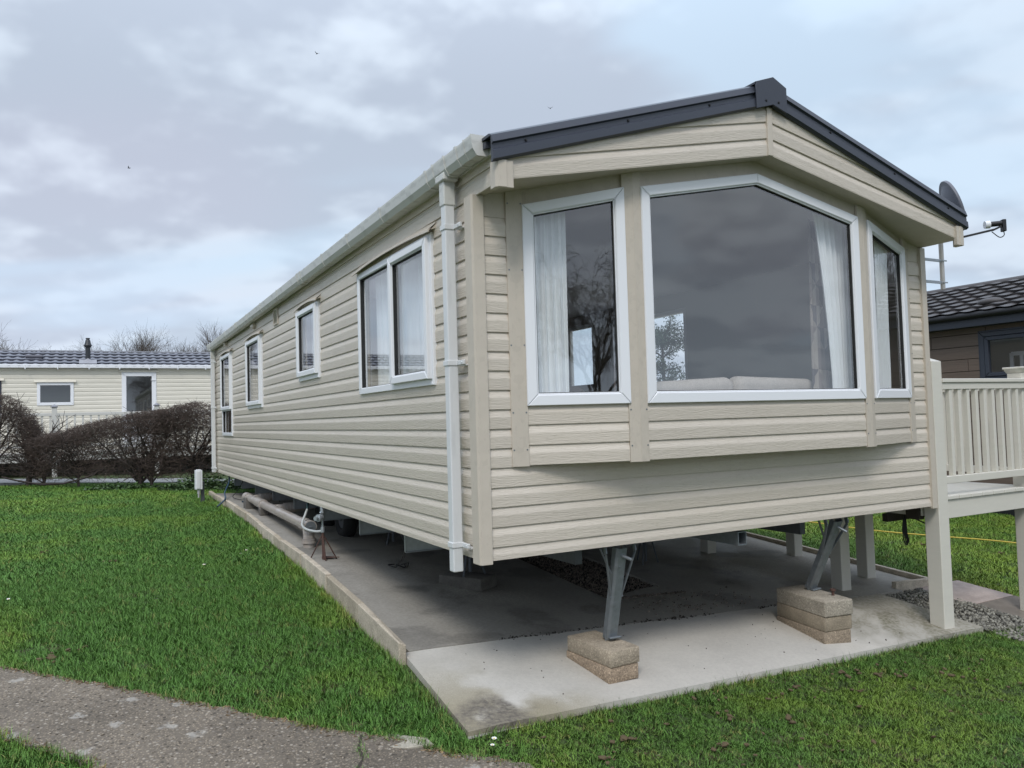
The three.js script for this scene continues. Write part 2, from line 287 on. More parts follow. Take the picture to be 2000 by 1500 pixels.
// paler front apron slab
const apronF = (x) => lerp(0.27, 0.08, (x + 0.26) / 4.8);
{
  const P = (s, t) => { const x0 = lerp(-0.2, -0.262, t), x = lerp(x0, 4.55, s); return [x, lerp(jointZ(x) + 0.014, apronF(x), t)]; };
  const map = tex(2048, 512, (u, v) => {
    const x = lerp(-0.3, 4.6, u), z = lerp(-0.95, 0.3, v);
    const n = fbm(x * 3 + 7, z * 3 + 9, 5, 1e6, 1e6, 5), f = fbm(x * 60, z * 60, 3, 1e6, 1e6, 6);
    const c = worley(x * 130 + 999, z * 130 + 999, 1e6, 8);
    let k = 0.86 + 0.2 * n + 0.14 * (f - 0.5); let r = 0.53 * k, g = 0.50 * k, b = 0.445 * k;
    if (c.d < 0.16 && c.id < 0.09) { r *= 0.5; g *= 0.5; b *= 0.5; }
    // dirt and algae stain along the left and front edges
    const dl = x + 0.26 + 0.1 * (n - 0.5), df = apronF(x) - z;
    const e = fbm(x * 7, z * 7, 5, 1e6, 1e6, 15);
    const st = Math.max(sst(0.5, 0.12, dl + (e - 0.5) * 0.5) * sst(-0.9, 0.1, z), sst(0.30, 0.04, df + (e - 0.5) * 0.3) * sst(0.9, 0.2, x));
    r = lerp(r, 0.23, st * 0.8); g = lerp(g, 0.195, st * 0.8); b = lerp(b, 0.115, st * 0.8);
    const bk = sst(0.24, 0.1, Math.hypot((x + 0.06) / 1.2, z - 0.12) + (e - 0.5) * 0.25) * 0.8;
    const bq = clamp(bk * (0.2 + 1.3 * f)); r = lerp(r, 0.115, bq); g = lerp(g, 0.10, bq); b = lerp(b, 0.085, bq);
    const ag = (st > 0.35 && c.d < 0.3 && c.id > 0.55) ? 1.22 : 1; r *= ag; g *= ag; b *= ag;
    // mossy band on the right
    const ms = sst(0.30, 0.72, fbm(x * 2.6 + 3, z * 5 + x * 3.2, 6, 1e6, 1e6, 25)) * sst(2.6, 3.7, x), m2 = sst(2.9, 4.4, x + 1.2 * (e - 0.5));
    const mm = clamp(Math.max(ms * 0.8, m2 * 0.6) * (0.35 + 1.3 * f)); r = lerp(r, 0.19, mm); g = lerp(g, 0.175, mm); b = lerp(b, 0.12, mm);
    return [r, g, b];
  });
  const hump = (x, z) => padTop(x, z) + 0.035 * Math.exp(-Math.pow((x - 3.75 - (z + 0.5) * 0.6) / 0.28, 2)) * sst(0.1, -0.5, z);
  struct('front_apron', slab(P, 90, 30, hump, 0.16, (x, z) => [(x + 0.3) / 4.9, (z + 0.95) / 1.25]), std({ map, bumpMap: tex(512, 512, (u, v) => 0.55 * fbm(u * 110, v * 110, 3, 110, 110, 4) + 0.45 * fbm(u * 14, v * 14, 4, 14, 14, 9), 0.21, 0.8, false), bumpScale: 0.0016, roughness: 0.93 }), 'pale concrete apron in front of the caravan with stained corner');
  // crumbs of dark debris along the joint
  const n = 300, im = new THREE.InstancedMesh(pebbles[1], std({ color: lin(0.05, 0.043, 0.035), roughness: 1 }), n), m = new THREE.Matrix4(), q = new THREE.Quaternion();
  for (let i = 0; i < n; i++) {
    let x = i < 220 ? rr(-0.15, 3.3) : rr(0, 4); if (i < 220 && fbm(x * 2.5, 4, 3) < 0.5) x = rr(0.5, 2.2); const z = i < 220 ? jointZ(x) + rr(-0.05, 0.04) * rnd() : rr(-0.85, 0.2), s = i < 220 ? rr(0.002, 0.008) : rr(0.0015, 0.005);
    q.setFromEuler(new THREE.Euler(rr(0, 6), rr(0, 6), rr(0, 6))); m.compose(V(x, G(x, z) + 0.002, z), q, V(s * rr(1, 2), s * 0.6, s)); im.setMatrixAt(i, m);
  }
  im.name = 'debris'; im.castShadow = im.receiveShadow = true; im.userData = { kind: 'stuff', label: 'dark crumbs of dirt along the joint of the concrete', category: 'debris' }; scene.add(im);
}
// footpath
const pathFar = [[-9, -8.2], [-5, -4.25], [-3.2, -2.45], [-2.5, -1.71], [-1.95, -1.16], [-1.52, -0.7], [-1.0, -0.18], [-0.5, 0.27], [-0.13, 0.7], [0.3, 1.6], [0.8, 6]];
const pathNear = [[-9.6, -7.4], [-5.6, -3.65], [-3.7, -1.85], [-3.0, -1.2], [-2.42, -0.64], [-2.04, -0.22], [-1.85, 0.1], [-1.65, 0.6], [-1.5, 1.1], [-1.2, 2.4], [-0.9, 6]];
const curveAt = (pts, t) => { const k = t * (pts.length - 1), i = Math.min(Math.floor(k), pts.length - 2), f = k - i; return [lerp(pts[i][0], pts[i + 1][0], f), lerp(pts[i][1], pts[i + 1][1], f)]; };
const pathP = (s, t) => { const a = curveAt(pathFar, s), b = curveAt(pathNear, s), j = 0.09 * (fbm(s * 90, t * 3, 5, 1e6, 1e6, 5) - 0.5); const k = clamp(t + j, -0.05, 1.05); return [lerp(a[0], b[0], k), lerp(a[1], b[1], k)]; };
{
  const map = tex(2048, 2048, (u, v) => {
    const n = fbm(u * 6, v * 6, 5, 6, 6, 401), f = fbm(u * 160, v * 160, 2, 160, 160, 402), a = worley(u * 70, v * 70, 70, 403), b = worley(u * 150, v * 150, 150, 404);
    let k = 0.6 + 0.7 * n + 0.5 * (f - 0.5); let r = 0.142 * k, g = 0.119 * k, bl = 0.092 * k;
    if (b.d < 0.34 && b.id > 0.45) { const q = 0.7 + b.id * 1.3; r *= q; g *= q * 0.98; bl *= q * 0.93; }
    if (a.d < 0.26 && a.id > 0.72) { const q = 0.7 + (a.id - 0.72) * 3.5; r = lerp(r, 0.25 * q, 0.7); g = lerp(g, 0.22 * q, 0.7); bl = lerp(bl, 0.18 * q, 0.7); }
    if (a.d < 0.3 && a.id < 0.12) { r *= 0.5; g *= 0.5; bl *= 0.5; }
    const lc = worley(u * 7, v * 7, 7, 405), li = sst(0.06 + 0.14 * lc.id, 0.03, lc.d + (fbm(u * 60, v * 60, 4, 60, 60, 406) - 0.5) * 0.3) * (lc.id > 0.72 ? 0.5 : 0);
    r = lerp(r, 0.42, li); g = lerp(g, 0.40, li); bl = lerp(bl, 0.36, li); return [r, g, bl];
  }, 2, 2);
  const bump = tex(1024, 1024, (u, v) => { const a = worley(u * 70, v * 70, 70, 403), b = worley(u * 150, v * 150, 150, 404); return clamp(0.35 + (a.d < 0.34 && a.id > 0.55 ? 0.5 * (1 - a.d / 0.34) : 0) + (b.d < 0.36 && b.id > 0.4 ? 0.25 * (1 - b.d / 0.36) : 0) + 0.25 * (fbm(u * 30, v * 30, 3, 30, 30, 9) - 0.5)); }, 2, 2, false);
  struct('footpath', slab(pathP, 260, 10, (x, z) => G(x, z) - 0.022 + 0.012 * (fbm(x * 6, z * 6, 4) - 0.5), 0.09), std({ map, bumpMap: bump, bumpScale: 0.006, roughness: 0.96 }), 'worn exposed aggregate footpath crossing the near corner');
  const n = 1500, im = new THREE.InstancedMesh(pebbles[2], std({ color: lin(0.26, 0.225, 0.18), roughness: 0.9 }), n), m = new THREE.Matrix4(), q = new THREE.Quaternion(), c = new THREE.Color();
  for (let i = 0; i < n; i++) {
    const [x, z] = pathP(rr(0.28, 0.85), rr(0.01, 0.99)), s = rr(0.0025, 0.0075) * (rnd() < 0.06 ? 1.6 : 1); q.setFromEuler(new THREE.Euler(rr(-0.4, 0.4), rr(0, 6), rr(-0.4, 0.4)));
    m.compose(V(x, G(x, z) - 0.022 + 0.012 * (fbm(x * 6, z * 6, 4) - 0.5) + s * 0.1, z), q, V(s * rr(1, 1.7), s * 0.55, s)); im.setMatrixAt(i, m); const k = rr(0.35, 1.15); im.setColorAt(i, c.setRGB(k, k * 0.97, k * 0.92));
  }
  im.name = 'path_pebbles'; im.castShadow = im.receiveShadow = true; im.userData = { kind: 'stuff', label: 'small pebbles showing in the worn footpath surface', category: 'pebbles' }; scene.add(im);
  { // crumbs of soil and dead grass along the path edges
    const n = 900, im = new THREE.InstancedMesh(pebbles[1], std({ color: lin(0.17, 0.115, 0.065), roughness: 1 }), n), m = new THREE.Matrix4(), q = new THREE.Quaternion(), c = new THREE.Color();
    for (let i = 0; i < n; i++) { const far = i < 650, s = rr(0.28, 0.78), [x, z] = pathP(s, far ? 0.0 + Math.abs(rr(-1, 1) * rnd()) * 0.09 : 1 - Math.abs(rr(-1, 1) * rnd()) * 0.09), k = rr(0.5, 1.5), a = rr(0.002, 0.006); q.setFromEuler(new THREE.Euler(rr(-0.3, 0.3), rr(0, 6), rr(-0.3, 0.3))); m.compose(V(x, G(x, z) - 0.022 + 0.012 * (fbm(x * 6, z * 6, 4) - 0.5) + a * 0.3, z), q, V(a * rr(1, 4), a * 0.6, a)); im.setMatrixAt(i, m); im.setColorAt(i, c.setRGB(k, k, k)); }
    im.name = 'path_debris'; im.castShadow = im.receiveShadow = true; im.userData = { kind: 'stuff', label: 'brown crumbs and dead grass along the footpath edges', category: 'debris' }; scene.add(im);
  }
  const chip = ext([[-0.78, -0.15], [-0.62, -0.05], [-0.47, -0.21], [-0.47, -0.30], [-0.60, -0.27]].reverse(), 0.03, [], 0.004).rotateX(-Math.PI / 2);
  struct('path_edging', chip.translate(0, G(-0.62, 0.15) - 0.06, 0), std({ map: stone(0.34, 0.31, 0.25, 30, 0.4), bumpMap: stoneBump, bumpScale: 0.002, roughness: 0.95 }), 'broken piece of pale concrete at the path edge');
}
// narrow site road behind the hedge
struct('road', slab((s, t) => { const x = lerp(-40, 40, s); return [x, -15.1 + 0.6 * clamp(x, -6, 1) + t * 1.5]; }, 160, 4, (x, z) => G(x, z) - 0.005, 0.1), std({ map: tex(256, 256, (u, v) => { const k = 0.8 + 0.5 * fbm(u * 40, v * 40, 3, 40, 40, 2); return [0.20 * k, 0.20 * k, 0.20 * k]; }, 2, 2), roughness: 0.9 }), 'narrow grey site road behind the hedge');

// kerb edging along the left of the pad
{
  const t = thing('kerb_edging', 'row of weathered concrete edging kerbs along left side of the caravan pad', 'kerb', [-0.23, 0, 0]);
  const KZ = [-0.79, -1.5, -3.1, -4.1, -5, -6.7, -8.9, -9.9], KY = [-0.585, -0.545, -0.425, -0.405, -0.372, -0.30, -0.279, -0.276];
  const ky = (z) => { let i = 0; while (i < KZ.length - 2 && z < KZ[i + 1]) i++; return lerp(KY[i], KY[i + 1], clamp((z - KZ[i]) / (KZ[i + 1] - KZ[i]))); };
  let z = -0.79, k = 0;
  while (z > -9.8) {
    const L = k === 4 ? 0.35 : 0.9, z1 = z - L + 0.009, y0 = ky(z) + rr(-0.009, 0.009), y1 = ky(z1) + rr(-0.009, 0.009);
    const g = new RoundedBoxGeometry(0.052, 0.20, z - z1, 2, 0.008), p = g.attributes.position; g.translate(rr(-0.009, 0.009), 0, 0);
    for (let i = 0; i < p.count; i++) { const f = clamp((p.getZ(i) + (z - z1) / 2) / (z - z1)); let y = p.getY(i) - 0.1 + lerp(y1, y0, f); if (k === 0 && f > 0.9 && p.getY(i) > 0.05) y -= 0.035 * (f - 0.9) * 10 * (p.getX(i) > 0 ? 1.1 : 0.5); p.setXYZ(i, p.getX(i), y, p.getZ(i) + (z + z1) / 2); }
    g.computeVertexNormals(); mesh('kerb_stone', muv(g), kerbMat[(k * 7 + 1) % 3], t); z -= L; k++;
  }
  const r = thing('kerb_edging', 'thin pale concrete edging on far side of the pad beside the rear lawn', 'kerb', [5.49, 0, 0]);
  for (let q = 0; q < 10; q++) { const a = -1.02 - q * 0.92, y = (zz) => G(5.5, zz) + 0.03; mesh('kerb_stone', bar([0, y(a) - 0.06, a], [0, y(a - 0.91) - 0.06, a - 0.91], 0.05, 0.16), kerbMat[q % 3], r); }
  const c = thing('kerb_edging', 'short concrete kerb crossing between the pad and gravel bed', 'kerb', [4.9, 0, -1.0]);
  mesh('kerb_stone', bar([0, G(4.9, -1) - 0.03, 0], [0.62, G(5.5, -1) - 0.035, 0], 0.05, 0.18), kerbMat[0], c);
}
// gravel bed and paving flags right of the deck post
{
  struct('gravel_bed', gridSheet(span(4.55, 5.42, 10), span(-0.98, 0.9, 14), (x, z) => G(x, z) - 0.045), std({ color: lin(0.07, 0.065, 0.055), roughness: 1 }), 'patch of wet gravel beside the deck corner post');
  const n = 2600, im = new THREE.InstancedMesh(pebbles[0], std({ color: lin(0.20, 0.19, 0.165), roughness: 0.7 }), n), m = new THREE.Matrix4(), q = new THREE.Quaternion(), c = new THREE.Color();
  for (let i = 0; i < n; i++) { const x = rr(4.58, 5.26), z = rr(-0.96, 0.8), s = rr(0.006, 0.016); q.setFromEuler(new THREE.Euler(rr(0, 6), rr(0, 6), rr(0, 6))); m.compose(V(x, G(x, z) - 0.035 + 0.02 * fbm(x * 5, z * 5, 2), z), q, V(s, s, s)); im.setMatrixAt(i, m); const k = rr(0.3, 1.6); im.setColorAt(i, c.setRGB(k, k, k * 0.95)); }
  im.name = 'gravel_chippings'; im.castShadow = im.receiveShadow = true; im.userData = { kind: 'stuff', label: 'grey chippings in the bed beside the deck post', category: 'gravel' }; scene.add(im);
  const pv = thing('paving', 'row of wet brown and pink paving flags beside the right lawn', 'paving', [0, 0, 0]);
  [[-0.98, -0.42], [-0.41, 0.16], [0.17, 0.75]].forEach(([a, b], i) => mesh('paving_slab', bar([5.54, G(5.5, b) - 0.03, b], [5.54, G(5.5, a) - 0.03, a], 0.66, 0.05), std({ map: stone(...[[0.36, 0.29, 0.25], [0.2, 0.17, 0.14], [0.16, 0.13, 0.10]][i], 60 + i, 0.2), roughness: [0.7, 0.3, 0.35][i] }), pv));
}
// ------------------------------------------------------------------ the static caravan
const ROW = 0.114, Y0 = 0.073, L = 11.15, W = 4.077;
const PROF = [[0.003, 0], [0.0120, 0.0005], [0.0134, 0.003], [0.0156, 0.064], [0.0150, 0.071], [0.0062, 0.097], [0.0036, 0.108], [0.0032, 0.1135], [0.0005, 0.1135]];
// one cladding plank, x0..x1 along the wall, butt edge at y0; sh shears it upwards along x; cut removes the lower part; sc scales the height
function plank(x0, x1, y0, { sh = 0, cut = 0, sc = 1, top = 0 } = {}) {
  let P = PROF.map(([o, y]) => [o, y * sc]);
  if (cut) { P = P.filter((p) => p[1] > cut); P.unshift([0.003, cut], [P[0][0], cut]); }
  if (top) { P = P.filter((p) => p[1] < top); P.push([P[P.length - 1][0] - 0.0005, top], [0.0005, top]); }
  const pos = [], nor = [], uv = [], ou = rnd() * 3, ov = rnd();
  let acc = 0;
  const quad = (a, b, c, d, n, u) => { for (const [p, q] of [[a, u[0]], [b, u[1]], [c, u[2]], [a, u[0]], [c, u[2]], [d, u[3]]]) { pos.push(p[0], y0 + p[1] + sh * (p[0] - x0), p[2]); nor.push(...n); uv.push(q[0] + ou, q[1] + ov); } };
  for (let i = 0; i < P.length - 1; i++) {
    const [o1, y1] = P[i], [o2, y2] = P[i + 1], l = Math.hypot(o2 - o1, y2 - y1), n = [0, -(o2 - o1) / l, (y2 - y1) / l];
    quad([x0, y1, o1], [x1, y1, o1], [x1, y2, o2], [x0, y2, o2], n, [[x0, acc], [x1, acc], [x1, acc + l], [x0, acc + l]]); acc += l;
  }
  for (const [x, s] of [[x0, -1], [x1, 1]]) for (let i = 1; i < P.length - 2; i++) { // end caps
    const a = [x, P[0][1], P[0][0]], b = [x, P[i][1], P[i][0]], c = [x, P[i + 1][1], P[i + 1][0]];
    for (const p of s > 0 ? [a, c, b] : [a, b, c]) { pos.push(p[0], y0 + p[1] + sh * (p[0] - x0), p[2]); nor.push(s, 0, 0); uv.push(p[2] + ou, p[1] + ov); }
  }
  const g = new THREE.BufferGeometry(); g.setAttribute('position', new THREE.Float32BufferAttribute(pos, 3)); g.setAttribute('normal', new THREE.Float32BufferAttribute(nor, 3)); g.setAttribute('uv', new THREE.Float32BufferAttribute(uv, 2)); return g;
}
const cara = thing('static_caravan', 'large beige clad static caravan with grey gable trim and bay windows', 'static caravan');
let pk = 0;
const addPlank = (par, M4, ...a) => mesh('plank', plank(...a).applyMatrix4(M4), cladMats[Math.floor(h2(pk++, 7) * 3)], par);
const MS = frameM([0, 0, 1], [0, 1, 0], [-1, 0, 0], [0, 0, 0]);            // left side wall: x = world z, z = outwards
const MF = (z) => new THREE.Matrix4().makeTranslation(0, 0, z);              // front faces
const fl = Math.hypot(0.786, 0.2), fx = 0.786 / fl, fz = 0.2 / fl;
const ML = frameM([fx, 0, fz], [0, 1, 0], [-fz, 0, fx], [0.187, 0, 0]);      // left facet of the bay
const MR = frameM([0.789 / 0.814, 0, -0.2 / 0.814], [0, 1, 0], [0.2 / 0.814, 0, 0.789 / 0.814], [3.103, 0, 0.2]); // right facet
const topY = (x) => 2.131 + 0.2 * Math.min(x, W - x);                       // line of the soffit
// openings in the left wall: [z0, z1, y0, y1]
const OP = [[-2.262, -0.637, 1.05, 2.055], [-4.42, -3.567, 1.272, 2.036], [-7.6, -6.52, 1.053, 2.028], [-10.12, -9.06, 0.662, 2.02]];
{
  // substrate walls with real openings, floor, roof
  const inner = std({ color: lin(0.42, 0.385, 0.34), roughness: 0.8 });
  const side = ext(rect(-L, 0, 0, 2.33), 0.05, OP.map((o) => rect(o[0] + 0.03, o[1] - 0.03, o[2] + 0.03, o[3] - 0.03))).translate(0, 0, -0.055).applyMatrix4(MS);
  mesh('wall', side, M.board, cara);
  const MRW = frameM([0, 0, -1], [0, 1, 0], [1, 0, 0], [W, 0, 0]);
  mesh('wall', ext(rect(0.05, L, 0, 2.33), 0.05, [rect(2.9, 4.3, 1.19, 1.985), rect(4.8, 5.36, 0.3, 2.03), rect(7, 8.2, 1.1, 2)]).translate(0, 0, -0.05).applyMatrix4(MRW), M.board, cara);
  mesh('wall', ext([[0.05, 0], [W - 0.05, 0], [W - 0.05, 2.33], [W / 2, 2.75], [0.05, 2.33]], 0.05, [rect(1, 3, 1.0, 1.9)]).translate(0, 0, -L), M.board, cara);
  // front: under the bay and the two strips
  mesh('wall', ext([[0, 0], [W, 0], [W, 2.13], [3.892, topY(3.892)], [3.892, 0.54], [0.187, 0.54], [0.187, topY(0.187)], [0, 2.131]], 0.05).translate(0, 0, -0.055), M.board, cara);
  mesh('floor', px(W - 0.12, 0.06, L - 0.12, W / 2, 0.045, -L / 2), std({ color: lin(0.20, 0.165, 0.13), roughness: 0.9 }), cara);
  mesh('underside', px(W - 0.03, 0.012, L - 0.03, W / 2, 0.004, -L / 2), std({ color: lin(0.13, 0.13, 0.13), roughness: 0.9 }), cara);
  mesh('ceiling', [px(2.1, 0.02, L, 0, 0, 0).rotateZ(0.205).translate(W / 4, 2.42, -L / 2 + 0.0), px(2.1, 0.02, L, 0, 0, 0).rotateZ(-0.205).translate(W * 0.75, 2.42, -L / 2)], std({ color: lin(0.6, 0.58, 0.55), roughness: 0.8 }), cara);
  mesh('partition', ext([[0.08, 0.07], [W - 0.08, 0.07], [W - 0.08, 2.28], [W / 2, 2.6], [0.08, 2.28]], 0.04, [rect(2.9, 3.65, 0.08, 1.95)]).translate(0, 0, -6.2), inner, cara);
  mesh('kitchen_unit', [px(0.6, 0.9, 2.2, 0.42, 0.52, -4.6), px(0.36, 0.7, 2.2, 0.3, 1.9, -5.1)], inner, cara);
  // inside lining of the long walls
  mesh('lining', ext(rect(-6.2, -0.1, 0.07, 2.25), 0.012, OP.slice(0, 2).map((o) => rect(o[0], o[1], o[2], o[3]))).translate(0, 0, -0.07).applyMatrix4(MS), inner, cara);
  mesh('lining', ext(rect(0.1, 6.2, 0.07, 2.25), 0.012, [rect(2.85, 4.35, 1.15, 2.03), rect(4.75, 5.4, 0.25, 2.08)]).translate(0, 0, -0.064).applyMatrix4(MRW), inner, cara);
  // far side window, seen through the front bay, and the obscured glass of a door
  const fw = new THREE.Group(); fw.name = 'window'; cara.add(fw);
  mesh('frame', [ring(rect(2.85, 4.35, 1.14, 2.035), 0.055, -0.06, 0.02)].map((g) => g.applyMatrix4(MRW)), M.white, fw);
  mesh('pane', sheet(rect(2.9, 4.3, 1.19, 1.985), -0.02).applyMatrix4(MRW), M.glass, fw);
  const fd = new THREE.Group(); fd.name = 'door'; cara.add(fd);
  mesh('frame', [ring(rect(4.72, 5.44, 0.25, 2.1), 0.06, -0.06, 0.02)].map((g) => g.applyMatrix4(MRW)), M.white, fd);
  mesh('panel', ext(rect(4.78, 5.38, 0.3, 1.25), 0.03).translate(0, 0, -0.045).applyMatrix4(MRW), M.white, fd);
  const obs = new THREE.MeshPhysicalMaterial({ color: lin(0.9, 0.97, 1), transmission: 1, thickness: 0, roughness: 0.45, ior: 1.5, side: THREE.DoubleSide, bumpMap: tex(256, 256, (u, v) => { const w = worley(u * 24, v * 24, 24, 3); return clamp(w.d); }, 0.2, 0.2, false), bumpScale: 0.004 });
  mesh('pane', sheet(rect(4.78, 5.38, 1.25, 2.03), -0.03).applyMatrix4(MRW), obs, fd);
}
{ // cladding of the left side, plank by plank
  const spans = (y, y2, a, b) => { let S = [[a, b]]; for (const o of OP) if (o[2] < y2 - 0.02 && o[3] > y + 0.012) S = S.flatMap(([p, q]) => (o[0] > p && o[1] < q ? [[p, o[0] + 0.004], [o[1] - 0.004, q]] : [[p, q]])); return S; };
  for (let k = -1; k < 20; k++) {
    const y = Y0 + k * ROW, yb = k < 0 ? 0 : y;
    const b = y > 2.1 ? 0.334 : -0.045;
    for (let [p, q] of spans(yb, y + ROW, -L + 0.06, b)) {
      const js = []; for (const j of [-3.0 - 1.3 * h2(k >> 1, 5), -7.4 - 1.4 * h2(k >> 1, 6)]) if (j > p + 0.25 && j < q - 0.25) js.push(j);
      const ends = [q, ...js, p];
      for (let i = 0; i < ends.length - 1; i++) addPlank(cara, MS, ends[i + 1] + (i < ends.length - 2 ? 0.0015 : 0), ends[i], y, k < 0 ? { cut: ROW - Y0 } : {});
    }
  }
  for (const o of OP) for (let k = 0; k < 20; k++) { // part rows just under and over each window
    const y = Y0 + k * ROW;
    if (o[2] > y + 0.012 && o[2] < y + ROW - 0.02 && o[3] > y + 0.012) addPlank(cara, MS, o[0] + 0.004, o[1] - 0.004, y, { top: o[2] + 0.012 - y });
    if (o[3] > y + 0.012 && o[3] < y + ROW - 0.02) addPlank(cara, MS, o[0] + 0.004, o[1] - 0.004, y, { cut: o[3] - 0.012 - y });
  }
  // return board behind the overhanging planks
  mesh('return_board', bb(0.004, 0.05, 2.131, 2.33, 0.0, 0.31), M.board, cara);
}
{ // cladding of the front
  for (let k = -1; k < 4; k++) addPlank(cara, MF(0), 0.03, W - 0.03, Y0 + k * ROW, k < 0 ? { cut: ROW - Y0 } : {});
  for (let k = 4; k < 17; k++) { addPlank(cara, MF(0), 0.03, 0.186, Y0 + k * ROW); addPlank(cara, MF(0), 3.893, W - 0.03, Y0 + k * ROW); }
  const yT = Y0 + 17 * ROW;
  mesh('upper_panel', ext([[0.02, yT], [0.186, yT], [0.186, topY(0.186) + 0.01], [0.02, topY(0.02) + 0.01]], 0.008), M.board, cara);
  mesh('upper_panel', ext([[3.893, yT], [W - 0.02, yT], [W - 0.02, topY(0.02) + 0.01], [3.893, topY(0.186) + 0.01]], 0.008), M.board, cara);
  // bay: three rows under each window
  const bay = new THREE.Group(); bay.name = 'bay'; cara.add(bay);
  const H3 = 0.36 / 3;
  for (let k = 0; k < 3; k++) {
    addPlank(bay, ML, 0.105, 0.742, 0.536 + k * H3, { sc: H3 / ROW });
    addPlank(bay, MF(0.2), 1.035, 3.045, 0.536 + k * H3, { sc: H3 / ROW });
    addPlank(bay, MR, 0.055, 0.72, 0.536 + k * H3, { sc: H3 / ROW });
  }
  const wallTop = (s, Mx) => { const v = V(s, 0, 0).applyMatrix4(Mx); return topY(v.x) + 0.005; };
  const openC = [[1.075, 0.93], [3.0, 0.93], [3.0, 2.20], [2.035, 2.395], [1.075, 2.20]];
  mesh('wall', [
    ext([[0.973, 0.537], [3.103, 0.537], [3.103, topY(3.103)], [W / 2, topY(W / 2)], [0.973, topY(0.973)]], 0.04, [openC]).translate(0, 0, 0.158),
    ext([[0, 0.537], [fl, 0.537], [fl, wallTop(fl, ML)], [0, wallTop(0, ML)]], 0.04, [[[0.14, 0.93], [0.715, 0.93], [0.72, 2.18], [0.14, 2.06]]]).translate(0, 0, -0.042).applyMatrix4(ML),
    ext([[0, 0.537], [0.814, 0.537], [0.814, wallTop(0.814, MR)], [0, wallTop(0, MR)]], 0.04, [[[0.105, 0.93], [0.69, 0.93], [0.69, 2.07], [0.105, 2.19]]]).translate(0, 0, -0.042).applyMatrix4(MR),
    ext([[0.19, 0], [0.973, 0.2], [3.103, 0.2], [3.89, 0], [3.89, -0.05], [0.19, -0.05]], 0.01).rotateX(Math.PI / 2).translate(0, 0.545, 0),
  ], M.board, bay);
  // flat cover boards over the bay corners, full height
  const board = (Mx, a, b, y0, yt) => { const v0 = V(a, 0, 0).applyMatrix4(Mx), v1 = V(b, 0, 0).applyMatrix4(Mx); return ext([[a, y0], [b, y0], [b, topY(v1.x) + yt], [a, topY(v0.x) + yt]], 0.016, [], 0.002).translate(0, 0, 0.003).applyMatrix4(Mx); };
  mesh('cover_board', board(ML, 0.0, 0.104, 0.531, 0), M.board, bay);
  mesh('cover_board', [board(ML, 0.743, fl + 0.003, 0.529, 0), board(MF(0.2), 0.971, 1.034, 0.529, 0)], M.board, bay);
  mesh('cover_board', [board(MF(0.2), 3.046, 3.105, 0.529, 0), board(MR, -0.003, 0.054, 0.529, 0)], M.board, bay);
  mesh('cover_board', board(MR, 0.721, 0.816, 0.531, 0), M.board, bay);
  // small screw heads on the boards
  const sc = []; for (const [Mx, s] of [[ML, 0.012], [ML, 0.092], [ML, 0.755], [MF(0.2), 1.022], [MF(0.2), 3.055], [MR, 0.046], [MR, 0.73], [MR, 0.806]]) for (const y of [0.63, 0.85, 1.25, 1.7, 2.1]) { if (y > 1 && (Mx === ML && s > 0.7 || Mx === MR && s < 0.1 || Mx !== ML && Mx !== MR)) continue; sc.push(new THREE.CylinderGeometry(0.005, 0.006, 0.004, 8).rotateX(Math.PI / 2).translate(s, y, 0.0205).applyMatrix4(Mx)); }
  mesh('screws', sc, M.galv, bay);

  const windowIn = (name, Mx, outer, w, zf, label) => {
    const g = new THREE.Group(); g.name = name; cara.add(g); if (label) g.userData.label = label;
    mesh('frame', [ring(outer, w, -0.035, zf, 0.006), ring(inset(outer, w - 0.001), 0.009, -0.03, zf - 0.010, 0.002)].map((q) => q.applyMatrix4(Mx)), M.white, g);
    mesh('gasket', ring(inset(outer, w + 0.0075), 0.005, -0.025, zf - 0.018, 0.0015).applyMatrix4(Mx), M.rubber, g);
    mesh('pane', sheet(inset(outer, w + 0.004), zf - 0.03).applyMatrix4(Mx), M.glass, g);
    return g;
  };
  windowIn('window', MF(0.2), [[1.031, 0.886], [3.041, 0.886], [3.041, 2.243], [2.033, 2.447], [1.031, 2.243]], 0.068, 0.034);
  windowIn('window', ML, [[0.098, 0.888], [0.757, 0.888], [0.757, 2.230], [0.098, 2.094]], 0.066, 0.034);
  windowIn('window', MR, [[0.062, 0.888], [0.732, 0.888], [0.732, 2.104], [0.062, 2.238]], 0.066, 0.034);
}
